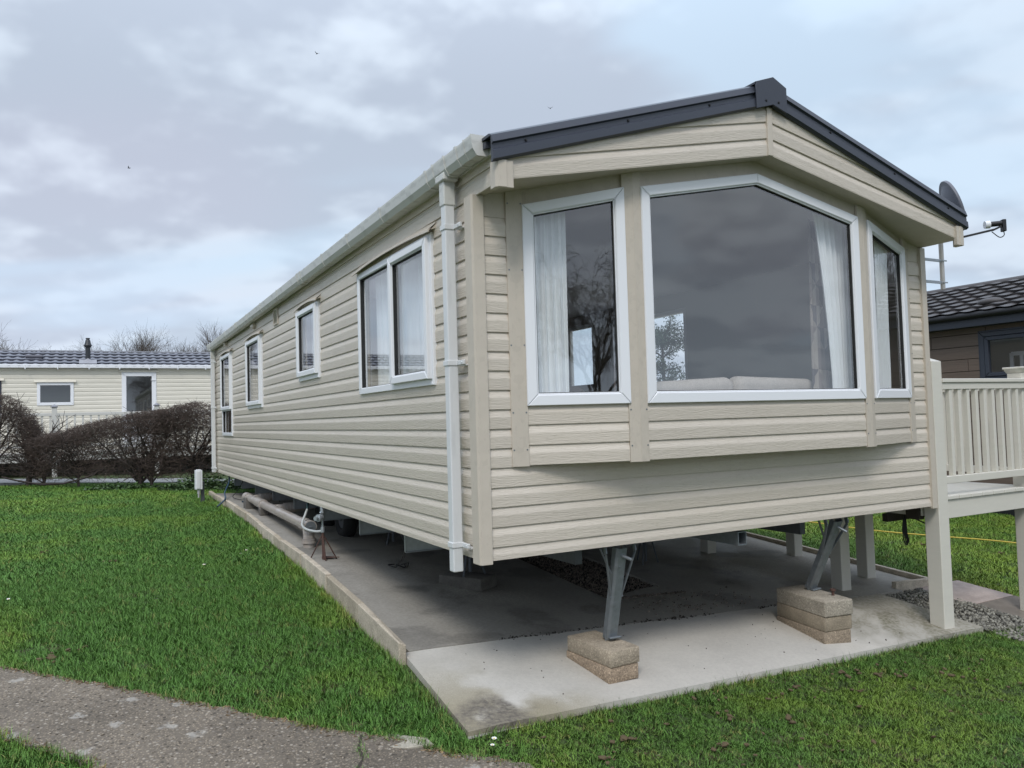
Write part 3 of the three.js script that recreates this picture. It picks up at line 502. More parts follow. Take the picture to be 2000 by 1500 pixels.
{ // windows of the left side with opening sashes and drip hoods
  const hood = (z0, z1, y) => {
    const n = 14, pos = [], idx = [], pts = [[0.0, 0.05], [0.012, 0.05], [0.034, 0.012], [0.066, -0.006], [0.068, -0.022], [0.060, -0.022], [0.058, -0.010], [0.0, 0.012]];
    for (let i = 0; i <= n; i++) { const s = lerp(z0 - 0.045, z1 + 0.045, i / n), u = (i / n) * 2 - 1, rise = 0.03 * (1 - u * u); for (const [o, yy] of pts) pos.push(s, y + yy + rise * (yy > 0.03 ? 0.5 : 1), o); }
    const m = pts.length; for (let i = 0; i < n; i++) for (let j = 0; j < m; j++) { const a = i * m + j, b = i * m + (j + 1) % m, c = a + m, d = b + m; idx.push(a, b, c, b, d, c); }
    for (let j = 1; j < m - 1; j++) { idx.push(0, j + 1, j); idx.push(n * m, n * m + j, n * m + j + 1); }
    const g = new THREE.BufferGeometry(); g.setAttribute('position', new THREE.Float32BufferAttribute(pos, 3)); g.setIndex(idx); g.computeVertexNormals(); return muv(toCreasedNormals(g, 0.5)).applyMatrix4(MS);
  };
  const sash = (g, o, zf) => { mesh('sash', [ring(o, 0.052, 0.02, zf, 0.006), ring(inset(o, 0.051), 0.008, 0.01, zf - 0.012, 0.002)].map((q) => q.applyMatrix4(MS)), M.white, g); mesh('gasket', ring(inset(o, 0.0585), 0.006, 0, zf - 0.02, 0.0015).applyMatrix4(MS), M.rubber, g); for (const dz of [0.034, 0.054]) mesh('pane', sheet(inset(o, 0.056), zf - dz).applyMatrix4(MS), M.sideGlass, g); };
  const fixed = (g, o) => { mesh('gasket', ring(o, 0.006, -0.01, 0.022, 0.0015).applyMatrix4(MS), M.rubber, g); for (const dz of [0.004, -0.016]) mesh('pane', sheet(inset(o, 0.002), dz).applyMatrix4(MS), M.sideGlass, g); };
  OP.forEach(([z0, z1, y0, y1], i) => {
    const g = new THREE.Group(); g.name = 'window'; cara.add(g);
    const O = rect(z0, z1, y0, y1), fr = [ring(O, 0.052, -0.03, 0.034, 0.006)];
    if (i === 0) { fr.push(bb(-1.425, -1.365, y0 + 0.05, y1 - 0.05, -0.03, 0.034, 0.005)); }
    if (i === 3) fr.push(bb(z0 + 0.05, z1 - 0.05, 1.07, 1.13, -0.03, 0.034, 0.005));
    mesh('frame', fr.map((q) => q.applyMatrix4(MS)), M.white, g);
    if (i === 0) { fixed(g, rect(z0 + 0.05, -1.423, y0 + 0.05, y1 - 0.05)); sash(g, rect(-1.405, z1 - 0.025, y0 + 0.042, y1 - 0.03), 0.066); }
    else if (i === 3) { sash(g, rect(z0 + 0.022, z1 - 0.022, 1.09, y1 - 0.022), 0.062); fixed(g, rect(z0 + 0.05, z1 - 0.05, y0 + 0.05, 1.072)); }
    else sash(g, rect(z0 + 0.024, z1 - 0.026, y0 + 0.045, y1 - 0.024), 0.064);
    mesh('drip_hood', hood(z0, z1, y1 + 0.012), M.trim, cara);
  });
  // ventilator grille and two little louvres under the eaves
  const gr = new THREE.Group(); gr.name = 'vent_grille'; cara.add(gr);
  mesh('vent_frame', ring(rect(-5.74, -5.5, 2.035, 2.225), 0.018, 0.012, 0.030, 0.003).applyMatrix4(MS), M.trim, gr);
  mesh('louvres', Array.from({ length: 8 }, (_, i) => bar([-5.722, 2.06 + i * 0.02, 0.02], [-5.518, 2.06 + i * 0.02, 0.02], 0.004, 0.014, [0, 0.7, 0.7], 0.001).applyMatrix4(MS)), M.trim, gr);
  mesh('vent_back', px(0.2, 0.16, 0.002, -5.62, 2.13, 0.014).applyMatrix4(MS), M.black, gr);
  for (const z of [-7.06, -9.6]) mesh('louvre_cap', [bb(z - 0.09, z + 0.09, 2.165, 2.205, 0.012, 0.062, 0.008), px(0.15, 0.012, 0.03, z, 2.157, 0.04)].map((q) => q.applyMatrix4(MS)), M.trim, cara);
}
{ // corner trims
  const flute = (len) => { const g = []; const P = [[-0.052, 0.02], [-0.03, 0.028], [-0.024, 0.022], [-0.008, 0.022], [-0.002, 0.03], [0.03, 0.03], [0.03, 0.0], [0, 0.0], [0, -0.07], [-0.026, -0.07], [-0.03, -0.03], [-0.024, -0.022], [-0.024, -0.004], [-0.032, 0.004]]; return muv(new THREE.ExtrudeGeometry(shp(P), { depth: len, bevelEnabled: false }).rotateX(Math.PI / 2).scale(1, 1, 1)); };
  const P1 = [[-0.046, -0.075], [-0.046, 0.012], [-0.036, 0.026], [0.030, 0.030], [0.030, 0.0], [-0.012, -0.002], [-0.012, -0.075]];
  const mk = (P, y0, y1) => muv(new THREE.ExtrudeGeometry(shp(P.map(([x, z]) => [x, -z])), { depth: y1 - y0, bevelEnabled: true, bevelThickness: 0.002, bevelSize: 0.003, bevelOffset: -0.003, bevelSegments: 2 }).rotateX(-Math.PI / 2).translate(0, y0, 0));
  mesh('corner_trim', mk(P1, -0.016, 2.128), M.trim, cara);
  mesh('corner_trim', mk(P1.map(([x, z]) => [-x, z]).reverse(), -0.016, 2.128).translate(W, 0, 0), M.trim, cara);
  mesh('corner_trim', mk(P1.map(([x, z]) => [x, -z]).reverse(), -0.016, 2.2).translate(0, 0, -L), M.trim, cara);
  // short trims where the gable overhang ends
  const P2 = [[-0.048, -0.05], [-0.048, 0.008], [-0.036, 0.026], [0.012, 0.032], [0.016, 0.026], [0.055, 0.028], [0.055, 0.002], [-0.014, 0.002], [-0.014, -0.05]];
  mesh('corner_trim', mk(P2, 2.085, 2.232).translate(0, 0, 0.335), M.trim, cara);
  mesh('corner_trim', mk(P2.map(([x, z]) => [-x, z]).reverse(), 2.085, 2.232).translate(W, 0, 0.335), M.trim, cara);
}
{ // overhanging gable: soffit, planks, centre cover, bargeboards, roof
  const S = (x0, x1, sh, y) => { const g = new THREE.BoxGeometry(x1 - x0, 0.014, 0.37, 12, 1, 1).translate((x0 + x1) / 2, y, 0.148); const p = g.attributes.position; for (let i = 0; i < p.count; i++) p.setY(i, p.getY(i) + 0.2 * Math.min(p.getX(i), W - p.getX(i))); g.computeVertexNormals(); return muv(g); };
  mesh('soffit', [S(0, W / 2, 0.2, 2.138), S(W / 2, W, -0.2, 2.138)], M.board, cara);
  mesh('gable_panel', ext([[0, 2.131], [W / 2, 2.539], [W, 2.131], [W, 2.36], [W / 2, 2.98], [0, 2.36]], 0.02).translate(0, 0, 0.313), M.board, cara);
  const GP = MF(0.333);
  for (let k = 0; k < 3; k++) {
    const y = 2.131 + k * ROW, a = k === 2 ? 0.95 : 0.02;
    addPlank(cara, GP, a, W / 2 - 0.006, y + 0.2 * a, { sh: 0.2 });
    addPlank(cara, GP, W / 2 + 0.006, W - a, y + 0.2 * (W / 2 - 0.006), { sh: -0.2 });
  }
  mesh('joint_cover', bb(W / 2 - 0.024, W / 2 + 0.024, 2.53, 2.86, 0.335, 0.357, 0.004), M.trim, cara);
  const lip = (x0, x1, s) => { const g = new THREE.BoxGeometry(x1 - x0, 0.02, 0.012, 4, 1, 1).translate((x0 + x1) / 2, 2.138, 0.339), p = g.attributes.position; for (let i = 0; i < p.count; i++) p.setY(i, p.getY(i) + 0.2 * Math.min(p.getX(i), W - p.getX(i))); g.computeVertexNormals(); return muv(g); };
  mesh('edge_strip', [lip(0.04, W / 2, 1), lip(W / 2, W - 0.04, -1)], M.trim, cara);
  // bargeboard: pressed metal profile, sheared along the pitch
  const BP = [[-0.30, 0.166], [-0.02, 0.166], [0.012, 0.150], [0.026, 0.108], [0.011, 0.099], [0.012, 0.072], [0.027, 0.060], [0.030, 0.012], [0.012, 0.0], [0.002, 0.0], [0.002, 0.15], [-0.30, 0.15]];
  const barge = (x0, x1, y0, sh) => {
    const g = new THREE.ExtrudeGeometry(shp(BP.map(([z, y]) => [-z, y])), { depth: x1 - x0, bevelEnabled: false }).rotateY(Math.PI / 2), p = g.attributes.position;
    for (let i = 0; i < p.count; i++) p.setXYZ(i, p.getX(i) + x0, p.getY(i) + y0 + sh * p.getX(i), p.getZ(i) + 0.352);
    g.computeVertexNormals(); return muv(g);
  };
  const sl = 0.3105, yb = 2.212;
  mesh('bargeboard', barge(-0.075, W / 2 - 0.02, yb, sl), M.anth, cara);
  mesh('bargeboard', barge(W / 2 + 0.02, W + 0.075, yb + sl * (W / 2 + 0.055), -sl), M.anth, cara);
  const yp = (x) => yb + sl * (Math.min(x, W - x) + 0.075);
  const cx = [W / 2 - 0.15, W / 2 + 0.13];
  mesh('ridge_cap', [ext([[cx[0], yp(cx[0]) - 0.003], [W / 2, yp(W / 2) - 0.003], [cx[1], yp(cx[1]) - 0.003], [cx[1], yp(cx[1]) + 0.172], [W / 2 + 0.01, yp(W / 2) + 0.188], [cx[0], yp(cx[0]) + 0.178]], 0.008, [], 0.002).translate(0, 0, 0.383), ext([[cx[0], yp(cx[0]) + 0.164], [W / 2, yp(W / 2) + 0.172], [cx[1], yp(cx[1]) + 0.164], [cx[1], yp(cx[1]) + 0.172], [W / 2 + 0.01, yp(W / 2) + 0.188], [cx[0], yp(cx[0]) + 0.178]], 0.42).translate(0, 0, -0.03)], M.anth, cara);
  const scr = []; for (const x of [0.14, 0.85, 1.5, 1.975, 2.09, 2.62, 3.3, 3.93]) scr.push(new THREE.CylinderGeometry(0.006, 0.008, 0.007, 6).rotateX(Math.PI / 2).translate(x, yp(x) + (x > 1.9 && x < 2.15 ? 0.035 : 0.083), x > 1.9 && x < 2.15 ? 0.396 : 0.369), new THREE.CylinderGeometry(0.009, 0.009, 0.003, 10).rotateX(Math.PI / 2).translate(x, yp(x) + (x > 1.9 && x < 2.15 ? 0.035 : 0.083), x > 1.9 && x < 2.15 ? 0.3935 : 0.3665));
  mesh('screws', scr, M.black, cara);
  const roof = (s) => { const g = new THREE.BoxGeometry(W / 2 + 0.07, 0.035, L + 0.3).translate(-(W / 2 + 0.07) / 2, 0, 0), p = g.attributes.position; for (let i = 0; i < p.count; i++) p.setY(i, p.getY(i) + 0.3 * p.getX(i)); g.scale(s, 1, 1); g.translate(W / 2, 2.965, -L / 2 + 0.13); const q = s < 0 ? g.index.array : null; if (q) for (let i = 0; i < q.length; i += 3) { const t = q[i]; q[i] = q[i + 1]; q[i + 1] = t; } g.computeVertexNormals(); return muv(g); };
  mesh('roof', [roof(1), roof(-1)], std({ color: lin(0.05, 0.055, 0.07), roughness: 0.5 }), cara);
  mesh('eaves_board', [bb(-0.03, 0.0, 2.29, 2.37, -L, 0.33), bb(W, W + 0.03, 2.23, 2.36, -L, 0.33)], M.gutter, cara);
}
{ // gutter, brackets and two square downpipes on the left side
  const gt = new THREE.Group(); gt.name = 'gutter'; cara.add(gt);
  const z0 = 0.225, z1 = -L - 0.02, top = (z) => 2.392 + (z - z0) * 0.0078;
  const outer = [[-0.02, 0], [-0.022, -0.088], [-0.05, -0.105], [-0.105, -0.105], [-0.128, -0.07], [-0.138, -0.012], [-0.138, 0]], inn = [[-0.132, 0], [-0.122, -0.066], [-0.101, -0.098], [-0.052, -0.098], [-0.028, -0.084], [-0.026, 0]];
  const prof = (P, a, b, grow = 0) => { const g = new THREE.ExtrudeGeometry(shp(P.map(([x, y]) => [(x + 0.079) * (1 + grow) - 0.079, (y + 0.05) * (1 + grow) - 0.05])), { depth: a - b, bevelEnabled: false }).translate(0, 0, b), p = g.attributes.position; for (let i = 0; i < p.count; i++) p.setY(i, p.getY(i) + top(p.getZ(i))); g.computeVertexNormals(); return muv(g); };
  mesh('channel', prof([...outer, ...inn], z0, z1), M.gutter, gt);
  mesh('end_cap', [prof(outer, z0 + 0.006, z0 - 0.012, 0.06), prof(outer, z1 + 0.012, z1 - 0.006, 0.06)], M.gutter, gt);
  const strap = [...outer, ...inn.map(([x, y]) => [x, y])];
  for (const z of [0.02, -0.45, -1.35, -2.2, -3.0, -4.0, -5.0, -6.0, -7.0, -8.0, -9.0, -10.1]) mesh('bracket', prof(outer, z + 0.014, z - 0.014, 0.09), M.gutter, gt);
  for (const z of [0.19, -3.9, -7.9]) mesh('union', [prof(outer, z + 0.05, z - 0.05, 0.05), prof(outer, z + 0.055, z + 0.047, 0.1), prof(outer, z - 0.047, z - 0.055, 0.1)], M.gutter, gt);
  for (const [zc, yt, yb, xo] of [[-0.238, 2.285, -0.085, -0.113], [-10.93, 2.21, 0.0, -0.105]]) {
    const dp = new THREE.Group(); dp.name = 'downpipe'; cara.add(dp);
    const w = 0.065, xc = xo + w / 2;
    mesh('pipe', rb(w, yt - 0.16 - yb, w, xc, (yt - 0.16 + yb) / 2, zc, 0.008, 3), M.pipeWhite, dp);
    mesh('outlet', [rb(w + 0.012, 0.17, w + 0.012, xc, yt - 0.085, zc, 0.009, 3), rb(w + 0.034, 0.05, w + 0.07, xc - 0.002, yt + 0.0, zc, 0.012, 3), prof(outer, zc + 0.09, zc - 0.09, 0.05), prof(outer, zc + 0.095, zc + 0.08, 0.12), prof(outer, zc - 0.08, zc - 0.095, 0.12)], M.gutter, dp);
    for (const y of [1.985, 1.16, 0.075]) mesh('clip', [rb(w + 0.012, 0.032, w + 0.012, xc, y, zc, 0.004), bb(xc + 0.02, xc + 0.038, y - 0.014, y + 0.014, zc - 0.03, zc + 0.125, 0.004), bb(xc + 0.036, 0.0, y - 0.02, y - 0.012, zc + 0.045, zc + 0.12, 0.002), new THREE.CylinderGeometry(0.005, 0.005, 0.006, 8).rotateZ(Math.PI / 2).translate(xc + 0.018, y, zc + 0.105)], M.pipeWhite, dp);
  }
}
{ // steel chassis: rails, outriggers, axle, wheels, steadies
  const ch = new THREE.Group(); ch.name = 'chassis'; cara.add(ch);
  mesh('rail', [bb(0.92, 0.98, -0.2, -0.01, -10.8, -0.5), bb(3.1, 3.16, -0.2, -0.01, -10.8, -0.5)], M.galvDark, ch);
  for (const z of [-2.03, -3.26, -4.6, -6.03, -7.35, -8.7, -10.0, -10.75]) mesh('outrigger', [ext([[0.25, -0.008], [0.25, -0.235], [0.27, -0.25], [0.92, -0.25], [0.92, -0.008]], 0.004).translate(0, 0, z), bb(0.25, 0.92, -0.253, -0.248, z, z + 0.03, 0.001), bb(0.247, 0.252, -0.245, -0.008, z, z + 0.025, 0.001)], M.paleSteel, ch), mesh('outrigger', [bb(0.98, 3.1, -0.13, -0.008, z - 0.02, z + 0.02), ext([[3.16, -0.008], [3.16, -0.19], [3.9, -0.14], [4.02, -0.035], [4.02, -0.008]], 0.004).translate(0, 0, z)], M.galvDark, ch);
  // square draw tube, open at its end
  const q = rect(1.97, 2.05, -0.115, -0.02);
  mesh('draw_tube', ext(q, 2.4, [inset(q, 0.007)]).translate(0, 0, -2.43), M.galv, ch);
  mesh('axle', [rod([0.55, -0.28, -5.0], [3.5, -0.28, -5.0], 0.04), rod([0.55, -0.28, -5.9], [3.5, -0.28, -5.9], 0.04)], M.galvDark, ch);
  for (const [x, z] of [[0.62, -5.0], [3.45, -5.0], [0.62, -5.9], [3.45, -5.9]]) {
    const w = new THREE.Group(); w.name = 'wheel'; cara.add(w);
    mesh('tyre', new THREE.TorusGeometry(0.2, 0.075, 14, 36).scale(1, 1, 1.1).rotateY(Math.PI / 2).translate(x, -0.27, z), M.rubber, w);
    mesh('rim', [cyl(0.14, 0.14, 0.11, 24).rotateZ(Math.PI / 2).translate(x, -0.27, z)], M.galvDark, w);
  }
  const steady = (T, B, label) => {
    const s = new THREE.Group(); s.name = 'corner_steady'; cara.add(s); if (label) s.userData.label = label;
    const t = V(...T), b = V(...B), d = b.clone().sub(t).normalize();
    const X = V(1, 0, 0).addScaledVector(d, -d.x).normalize(), Z = X.clone().cross(d).normalize().multiplyScalar(-1); // Z roughly forward
    const at = (u, v, w) => { const p = t.clone().addScaledVector(d, u).addScaledVector(X, v).addScaledVector(Z, w); return [p.x, p.y, p.z]; };
    const len = b.clone().sub(t).length();
    const mx = new THREE.Matrix4().makeBasis(X, Z, X.clone().cross(Z)).setPosition(t), dir = X.clone().cross(Z).dot(d) > 0 ? 1 : -1;
    const u = [[-0.036, -0.03], [-0.036, 0.012], [-0.024, 0.026], [0.024, 0.026], [0.036, 0.012], [0.036, -0.03], [0.031, -0.03], [0.031, 0.010], [0.022, 0.020], [-0.022, 0.020], [-0.031, 0.010], [-0.031, -0.03]].map(([a, b]) => [a * 1.2, b]);
    const g = new THREE.ExtrudeGeometry(shp(u), { depth: len, bevelEnabled: false }); if (dir < 0) g.translate(0, 0, -len);
    mesh('leg', muv(g.applyMatrix4(mx)), M.galv, s);
    mesh('foot', [bar(at(len - 0.012, -0.046, 0.0), at(len - 0.012, 0.046, 0.0), 0.085, 0.01, [0, 0, 1]), bar(at(len - 0.025, -0.045, 0.042), at(len - 0.025, 0.045, 0.042), 0.014, 0.035, [0, 0, 1], 0.006)], M.galv, s);
    for (const q of [-1, 1]) mesh('brace', [bar([T[0] + q * 0.115, T[1] - 0.035, T[2] - 0.005], at(0.33, q * 0.04, 0.005), 0.007, 0.022, [0, 0, 1]), bar([T[0] + q * 0.115, T[1] - 0.035, T[2] - 0.005], [T[0] + q * 0.115, T[1] + 0.02, T[2] - 0.02], 0.012, 0.03, [0, 0, 1]), bar([T[0] + q * 0.10, T[1] - 0.01, T[2] - 0.09], at(0.2, q * 0.034, -0.01), 0.007, 0.02, [0, 0, 1])], M.galv, s);
    mesh('bolts', [rod(at(0.33, -0.05, 0.012), at(0.33, 0.05, 0.012), 0.006), rod(at(0.05, 0.0, 0.02), at(0.055, 0.03, 0.09), 0.011), rod(at(0.12, -0.01, 0.025), at(0.12, -0.01, 0.032), 0.006), rod(at(0.42, 0.0, 0.025), at(0.42, 0.0, 0.031), 0.006), rod(at(0.2, 0.018, 0.025), at(0.2, 0.018, 0.031), 0.006)], M.galv, s);
    mesh('head_plate', bar([T[0] - 0.14, T[1] + 0.018, T[2] - 0.05], [T[0] + 0.14, T[1] + 0.018, T[2] - 0.05], 0.16, 0.008, [0, 1, 0]), M.galvDark, s);
  };
  steady([1.0, -0.03, -0.07], [0.99, -0.636, -0.205]);
  steady([3.03, -0.03, -0.07], [3.085, -0.612, -0.40]);
}
// ------------------------------------------------------------------ inside the bay: curtains and sofa
{
  const drape = (top, bot, n, folds, amp, opts = {}) => { // top/bot: [[x0,z0],[x1,z1]] ; y0 bottom, y1 top(fn)
    const pos = [], uv = [], idx = [], m = 26, { y0, y1a, y1b } = opts;
    for (let j = 0; j <= m; j++) for (let i = 0; i <= n; i++) {
      const s = i / n, t = j / m, k = Math.pow(t, opts.pow || 1);
      const a = [lerp(bot[0][0], top[0][0], k), lerp(bot[0][1], top[0][1], k)], b = [lerp(bot[1][0], top[1][0], k), lerp(bot[1][1], top[1][1], k)];
      const w = Math.hypot(b[0] - a[0], b[1] - a[1]), ph = s * folds * Math.PI * 2 + 1.3 * fbm(s * 3, t * 2 + folds, 3), o = amp * (Math.sin(ph) + 0.4 * Math.sin(ph * 2.3 + 1)) * (0.55 + 0.45 * t);
      const nx = -(b[1] - a[1]) / w, nz = (b[0] - a[0]) / w, y = lerp(y0, lerp(y1a, y1b, s), t);
      pos.push(lerp(a[0], b[0], s) + nx * o, y, lerp(a[1], b[1], s) + nz * o); uv.push(s, t);
    }
    for (let j = 0; j < m; j++) for (let i = 0; i < n; i++) { const a = j * (n + 1) + i, b = a + 1, c = a + n + 1, d = c + 1; idx.push(a, b, c, b, d, c); }
    const g = new THREE.BufferGeometry(); g.setAttribute('position', new THREE.Float32BufferAttribute(pos, 3)); g.setAttribute('uv', new THREE.Float32BufferAttribute(uv, 2)); g.setIndex(idx); g.computeVertexNormals(); return g;
  };
  const voile = new THREE.MeshPhysicalMaterial({ color: lin(0.86, 0.90, 0.91), roughness: 0.95, transmission: 0.12, thickness: 0, side: THREE.DoubleSide });
  tag(mesh('curtain', drape([[2.71, 0.085], [3.22, 0.02]], [[2.85, 0.085], [3.15, 0.04]], 90, 6, 0.018, { y0: 0.93, y1a: 2.34, y1b: 2.24, pow: 1.6 }), voile, scene), 'white voile curtain drawn back at right side of the large bay window', 'curtain');
  tag(mesh('curtain', drape([[0.24, -0.07], [0.61, 0.0]], [[0.26, -0.07], [0.60, 0.0]], 90, 7, 0.018, { y0: 0.93, y1a: 2.14, y1b: 2.2 }), voile, scene), 'white voile curtain hanging in the left bay window', 'curtain');
  tag(mesh('curtain', drape([[3.42, 0.06], [3.66, 0.0]], [[3.40, 0.06], [3.64, 0.0]], 70, 5, 0.016, { y0: 0.93, y1a: 2.2, y1b: 2.1 }), voile, scene), 'narrow white voile curtain in the right bay window', 'curtain');
  const cv = document.createElement('canvas'); cv.width = 256; cv.height = 512; const cx = cv.getContext('2d');
  const cols = ['#a19b96', '#716f74', '#8a8381', '#aca7a1', '#656368', '#7d7677'];
  for (let j = 0; j < 8; j++) for (let i = 0; i < 4; i++) { cx.fillStyle = cols[(i * 5 + j * 3) % 6]; cx.fillRect(i * 64, j * 64, 64, 64); cx.fillStyle = cols[(i * 2 + j * 7 + 1) % 6]; cx.beginPath(); if ((i + j) % 2) { cx.moveTo(i * 64, j * 64); cx.lineTo(i * 64 + 64, j * 64); cx.lineTo(i * 64, j * 64 + 64); } else { cx.moveTo(i * 64 + 64, j * 64); cx.lineTo(i * 64 + 64, j * 64 + 64); cx.lineTo(i * 64, j * 64); } cx.fill(); }
  const pt = new THREE.CanvasTexture(cv); pt.colorSpace = THREE.SRGBColorSpace; pt.wrapS = pt.wrapT = THREE.RepeatWrapping; pt.repeat.set(0.75, 1.5);
  const pat = std({ map: pt, roughness: 0.95, side: THREE.DoubleSide });
  tag(mesh('curtain', drape([[2.91, -0.13], [3.1, -0.1]], [[2.87, -0.13], [3.08, -0.1]], 70, 3, 0.016, { y0: 0.3, y1a: 2.3, y1b: 2.25 }), pat, scene), 'grey triangle patterned curtain beside the right white voile', 'curtain');
  tag(mesh('curtain', drape([[1.06, -0.1], [1.2, -0.09]], [[0.94, -0.1], [1.14, -0.09]], 60, 3, 0.016, { y0: 0.3, y1a: 1.6, y1b: 1.7 }), pat, scene), 'grey triangle patterned curtain at the bay corner beside left window', 'curtain');
  // side window nets
  tag(mesh('curtain', drape([[0.12, -2.2], [0.12, -0.68]], [[0.12, -2.2], [0.12, -0.68]], 120, 11, 0.014, { y0: 1.06, y1a: 2.04, y1b: 2.04 }), voile, scene), 'pale net curtain behind the large left side window', 'curtain');
  tag(mesh('curtain', drape([[0.12, -4.4], [0.12, -3.6]], [[0.12, -4.4], [0.12, -3.6]], 70, 6, 0.014, { y0: 1.28, y1a: 2.03, y1b: 2.03 }), voile, scene), 'pale net curtain behind the small square side window', 'curtain');
  const weave = tex(256, 256, (u, v) => { const k = 0.8 + 0.3 * vn(u * 64, v * 128, 64, 128, 3) + 0.15 * fbm(u * 6, v * 6, 3, 6, 6, 5); return [0.47 * k, 0.44 * k, 0.40 * k]; }, 0.25, 0.25);
  const sofa = thing('sofa', 'pale woven sofa with cushions standing under the large bay window', 'sofa', [2.21, 0.075, -0.26]);
  const sm = std({ map: weave, roughness: 0.98 });
  const cushion = (x0, x1, h, s) => { const g = new RoundedBoxGeometry(x1 - x0, h, 0.17, 8, 0.07), p = g.attributes.position; for (let i = 0; i < p.count; i++) { const u = (p.getX(i) - 0) / (x1 - x0) * 2; if (p.getY(i) > 0) p.setY(i, p.getY(i) + 0.018 * Math.sin(u * 2.2 + s) - 0.012 * Math.abs(u)); } g.computeVertexNormals(); return muv(g.translate((x0 + x1) / 2, 0.72 + h / 2 - 0.02, -0.0)); };
  mesh('back_cushion', cushion(-0.84, -0.047, 0.295, 0.4), sm, sofa); mesh('back_cushion', cushion(-0.04, 0.80, 0.31, 2.2), sm, sofa);
  mesh('base', bb(-0.95, 0.95, 0, 0.42, -0.75, 0.08, 0.05), sm, sofa); mesh('seat_cushion', bb(-0.9, 0.9, 0.42, 0.55, -0.75, -0.1, 0.05), sm, sofa); mesh('back', bb(-0.9, 0.9, 0.42, 0.78, -0.06, 0.1, 0.05), sm, sofa);
  const ch = thing('armchair', 'dark armchair back seen low through the left bay window', 'armchair', [0.72, 0.075, -0.45]);
  mesh('back', rb(0.55, 0.42, 0.16, 0, 0.74, 0, 0.07, 4), std({ color: lin(0.10, 0.085, 0.075), roughness: 0.95 }), ch); mesh('seat', rb(0.58, 0.42, 0.6, 0, 0.22, -0.25, 0.05, 3), std({ color: lin(0.10, 0.085, 0.075), roughness: 0.95 }), ch);
}
// ------------------------------------------------------------------ concrete blocks and stands under the caravan
{
  const block = (x, y, z, turn, w, h, l, mat, label) => {
    const g = new RoundedBoxGeometry(w, h, l, 4, 0.009), p = g.attributes.position;
    for (let i = 0; i < p.count; i++) { const n = fbm(p.getX(i) * 18 + x * 9, p.getZ(i) * 18 + p.getY(i) * 25 + y * 31, 3) - 0.5; p.setXYZ(i, p.getX(i) * (1 + 0.02 * n), p.getY(i) + 0.004 * n, p.getZ(i) * (1 + 0.012 * n)); }
    g.computeVertexNormals();
    const m = mesh('concrete_block', muv(toCreasedNormals(g, 0.7)), blockMats[mat], scene); m.position.set(x, y + h / 2, z); m.rotation.y = turn; tag(m, label, 'concrete block', 'concrete blocks under the steadies'); return m;
  };
  const gL = G(0.91, -0.2) + 0.006;
  block(0.925, -0.847, -0.225, 0.03, 0.235, 0.1, 0.475, 0, 'coarse tan block at the bottom of the left pair under a steady');
  block(0.93, -0.746, -0.215, 0.045, 0.235, 0.1, 0.47, 1, 'grey sided block on top of the left pair, carrying the steel leg');
  block(2.985, -0.957, -0.315, -0.17, 0.25, 0.11, 0.56, 3, 'coarse brown block at the bottom of the right stack of three');
  block(2.99, -0.846, -0.31, -0.16, 0.255, 0.107, 0.56, 2, 'smooth brown block in the middle of the right stack of three');
  block(2.995, -0.738, -0.305, -0.165, 0.26, 0.116, 0.57, 4, 'grey block on top of the right stack of three, carrying the steel leg');
  const bolt = thing('bolt', 'rusty bolt standing on the top block of the right stack', 'bolt', [3.05, -0.622, -0.16]);
  mesh('shank', cyl(0.011, 0.011, 0.04, 8).translate(0, 0.02, 0), M.rust, bolt); mesh('head', cyl(0.022, 0.022, 0.014, 6).translate(0, 0.043, 0), M.rust, bolt);
  block(0.93, G(0.93, -2.25) - 0.005, -2.3, 0.5, 0.24, 0.11, 0.46, 5, 'dark block lying under the caravan near the front left corner');
  const stand = (x, z, y0, label) => { const t = thing('axle_stand', label, 'axle stand', [x, y0, z]); const h = -0.2 - y0; mesh('post', [rod([0, 0.02, 0], [0, h, 0], 0.016), rb(0.1, 0.012, 0.1, 0, h - 0.006, 0)], M.galvDark, t); for (let k = 0; k < 3; k++) { const a = k * 2.094 + 0.4; mesh('leg', rod([0.03 * Math.cos(a), h * 0.7, 0.03 * Math.sin(a)], [0.13 * Math.cos(a), 0, 0.13 * Math.sin(a)], 0.009), M.galvDark, t); } };
  stand(0.96, -2.3, G(0.93, -2.25) + 0.105, 'steel axle stand on the dark block near the front left corner');
  stand(0.95, -4.3, G(0.95, -4.3), 'steel axle stand just ahead of the left wheel');
  stand(3.13, -2.6, G(3.13, -2.6), 'steel axle stand under the right chassis rail');
  stand(0.95, -7.4, G(0.95, -7.4), 'steel axle stand behind the left wheels near the brown pipes');
  // bits of cable tie / wire on the slab
  const wg = (x, z, o) => [x, G(x, z) + o, z];
  tag(mesh('wire_tangle', [tube([[0.26, -0.24, -2.05], [0.34, -0.36, -2.35], [0.45, -0.47, -2.75], wg(0.53, -3.04, 0.02)], 0.006, 24, 6), tube([wg(0.50, -2.95, 0.06), wg(0.56, -3.1, 0.03), wg(0.62, -3.05, 0.012), wg(0.66, -3.16, 0.012)], 0.006, 20, 6), tube([wg(0.53, -3.04, 0.02), wg(0.48, -3.12, 0.03), wg(0.57, -3.2, 0.012)], 0.005, 16, 6), tube([wg(0.56, -3.0, 0.05), wg(0.63, -2.98, 0.07), wg(0.66, -3.08, 0.012)], 0.004, 16, 6)], M.rubber, scene), 'tangle of black wire hanging from an outrigger onto the concrete', 'wire');
}
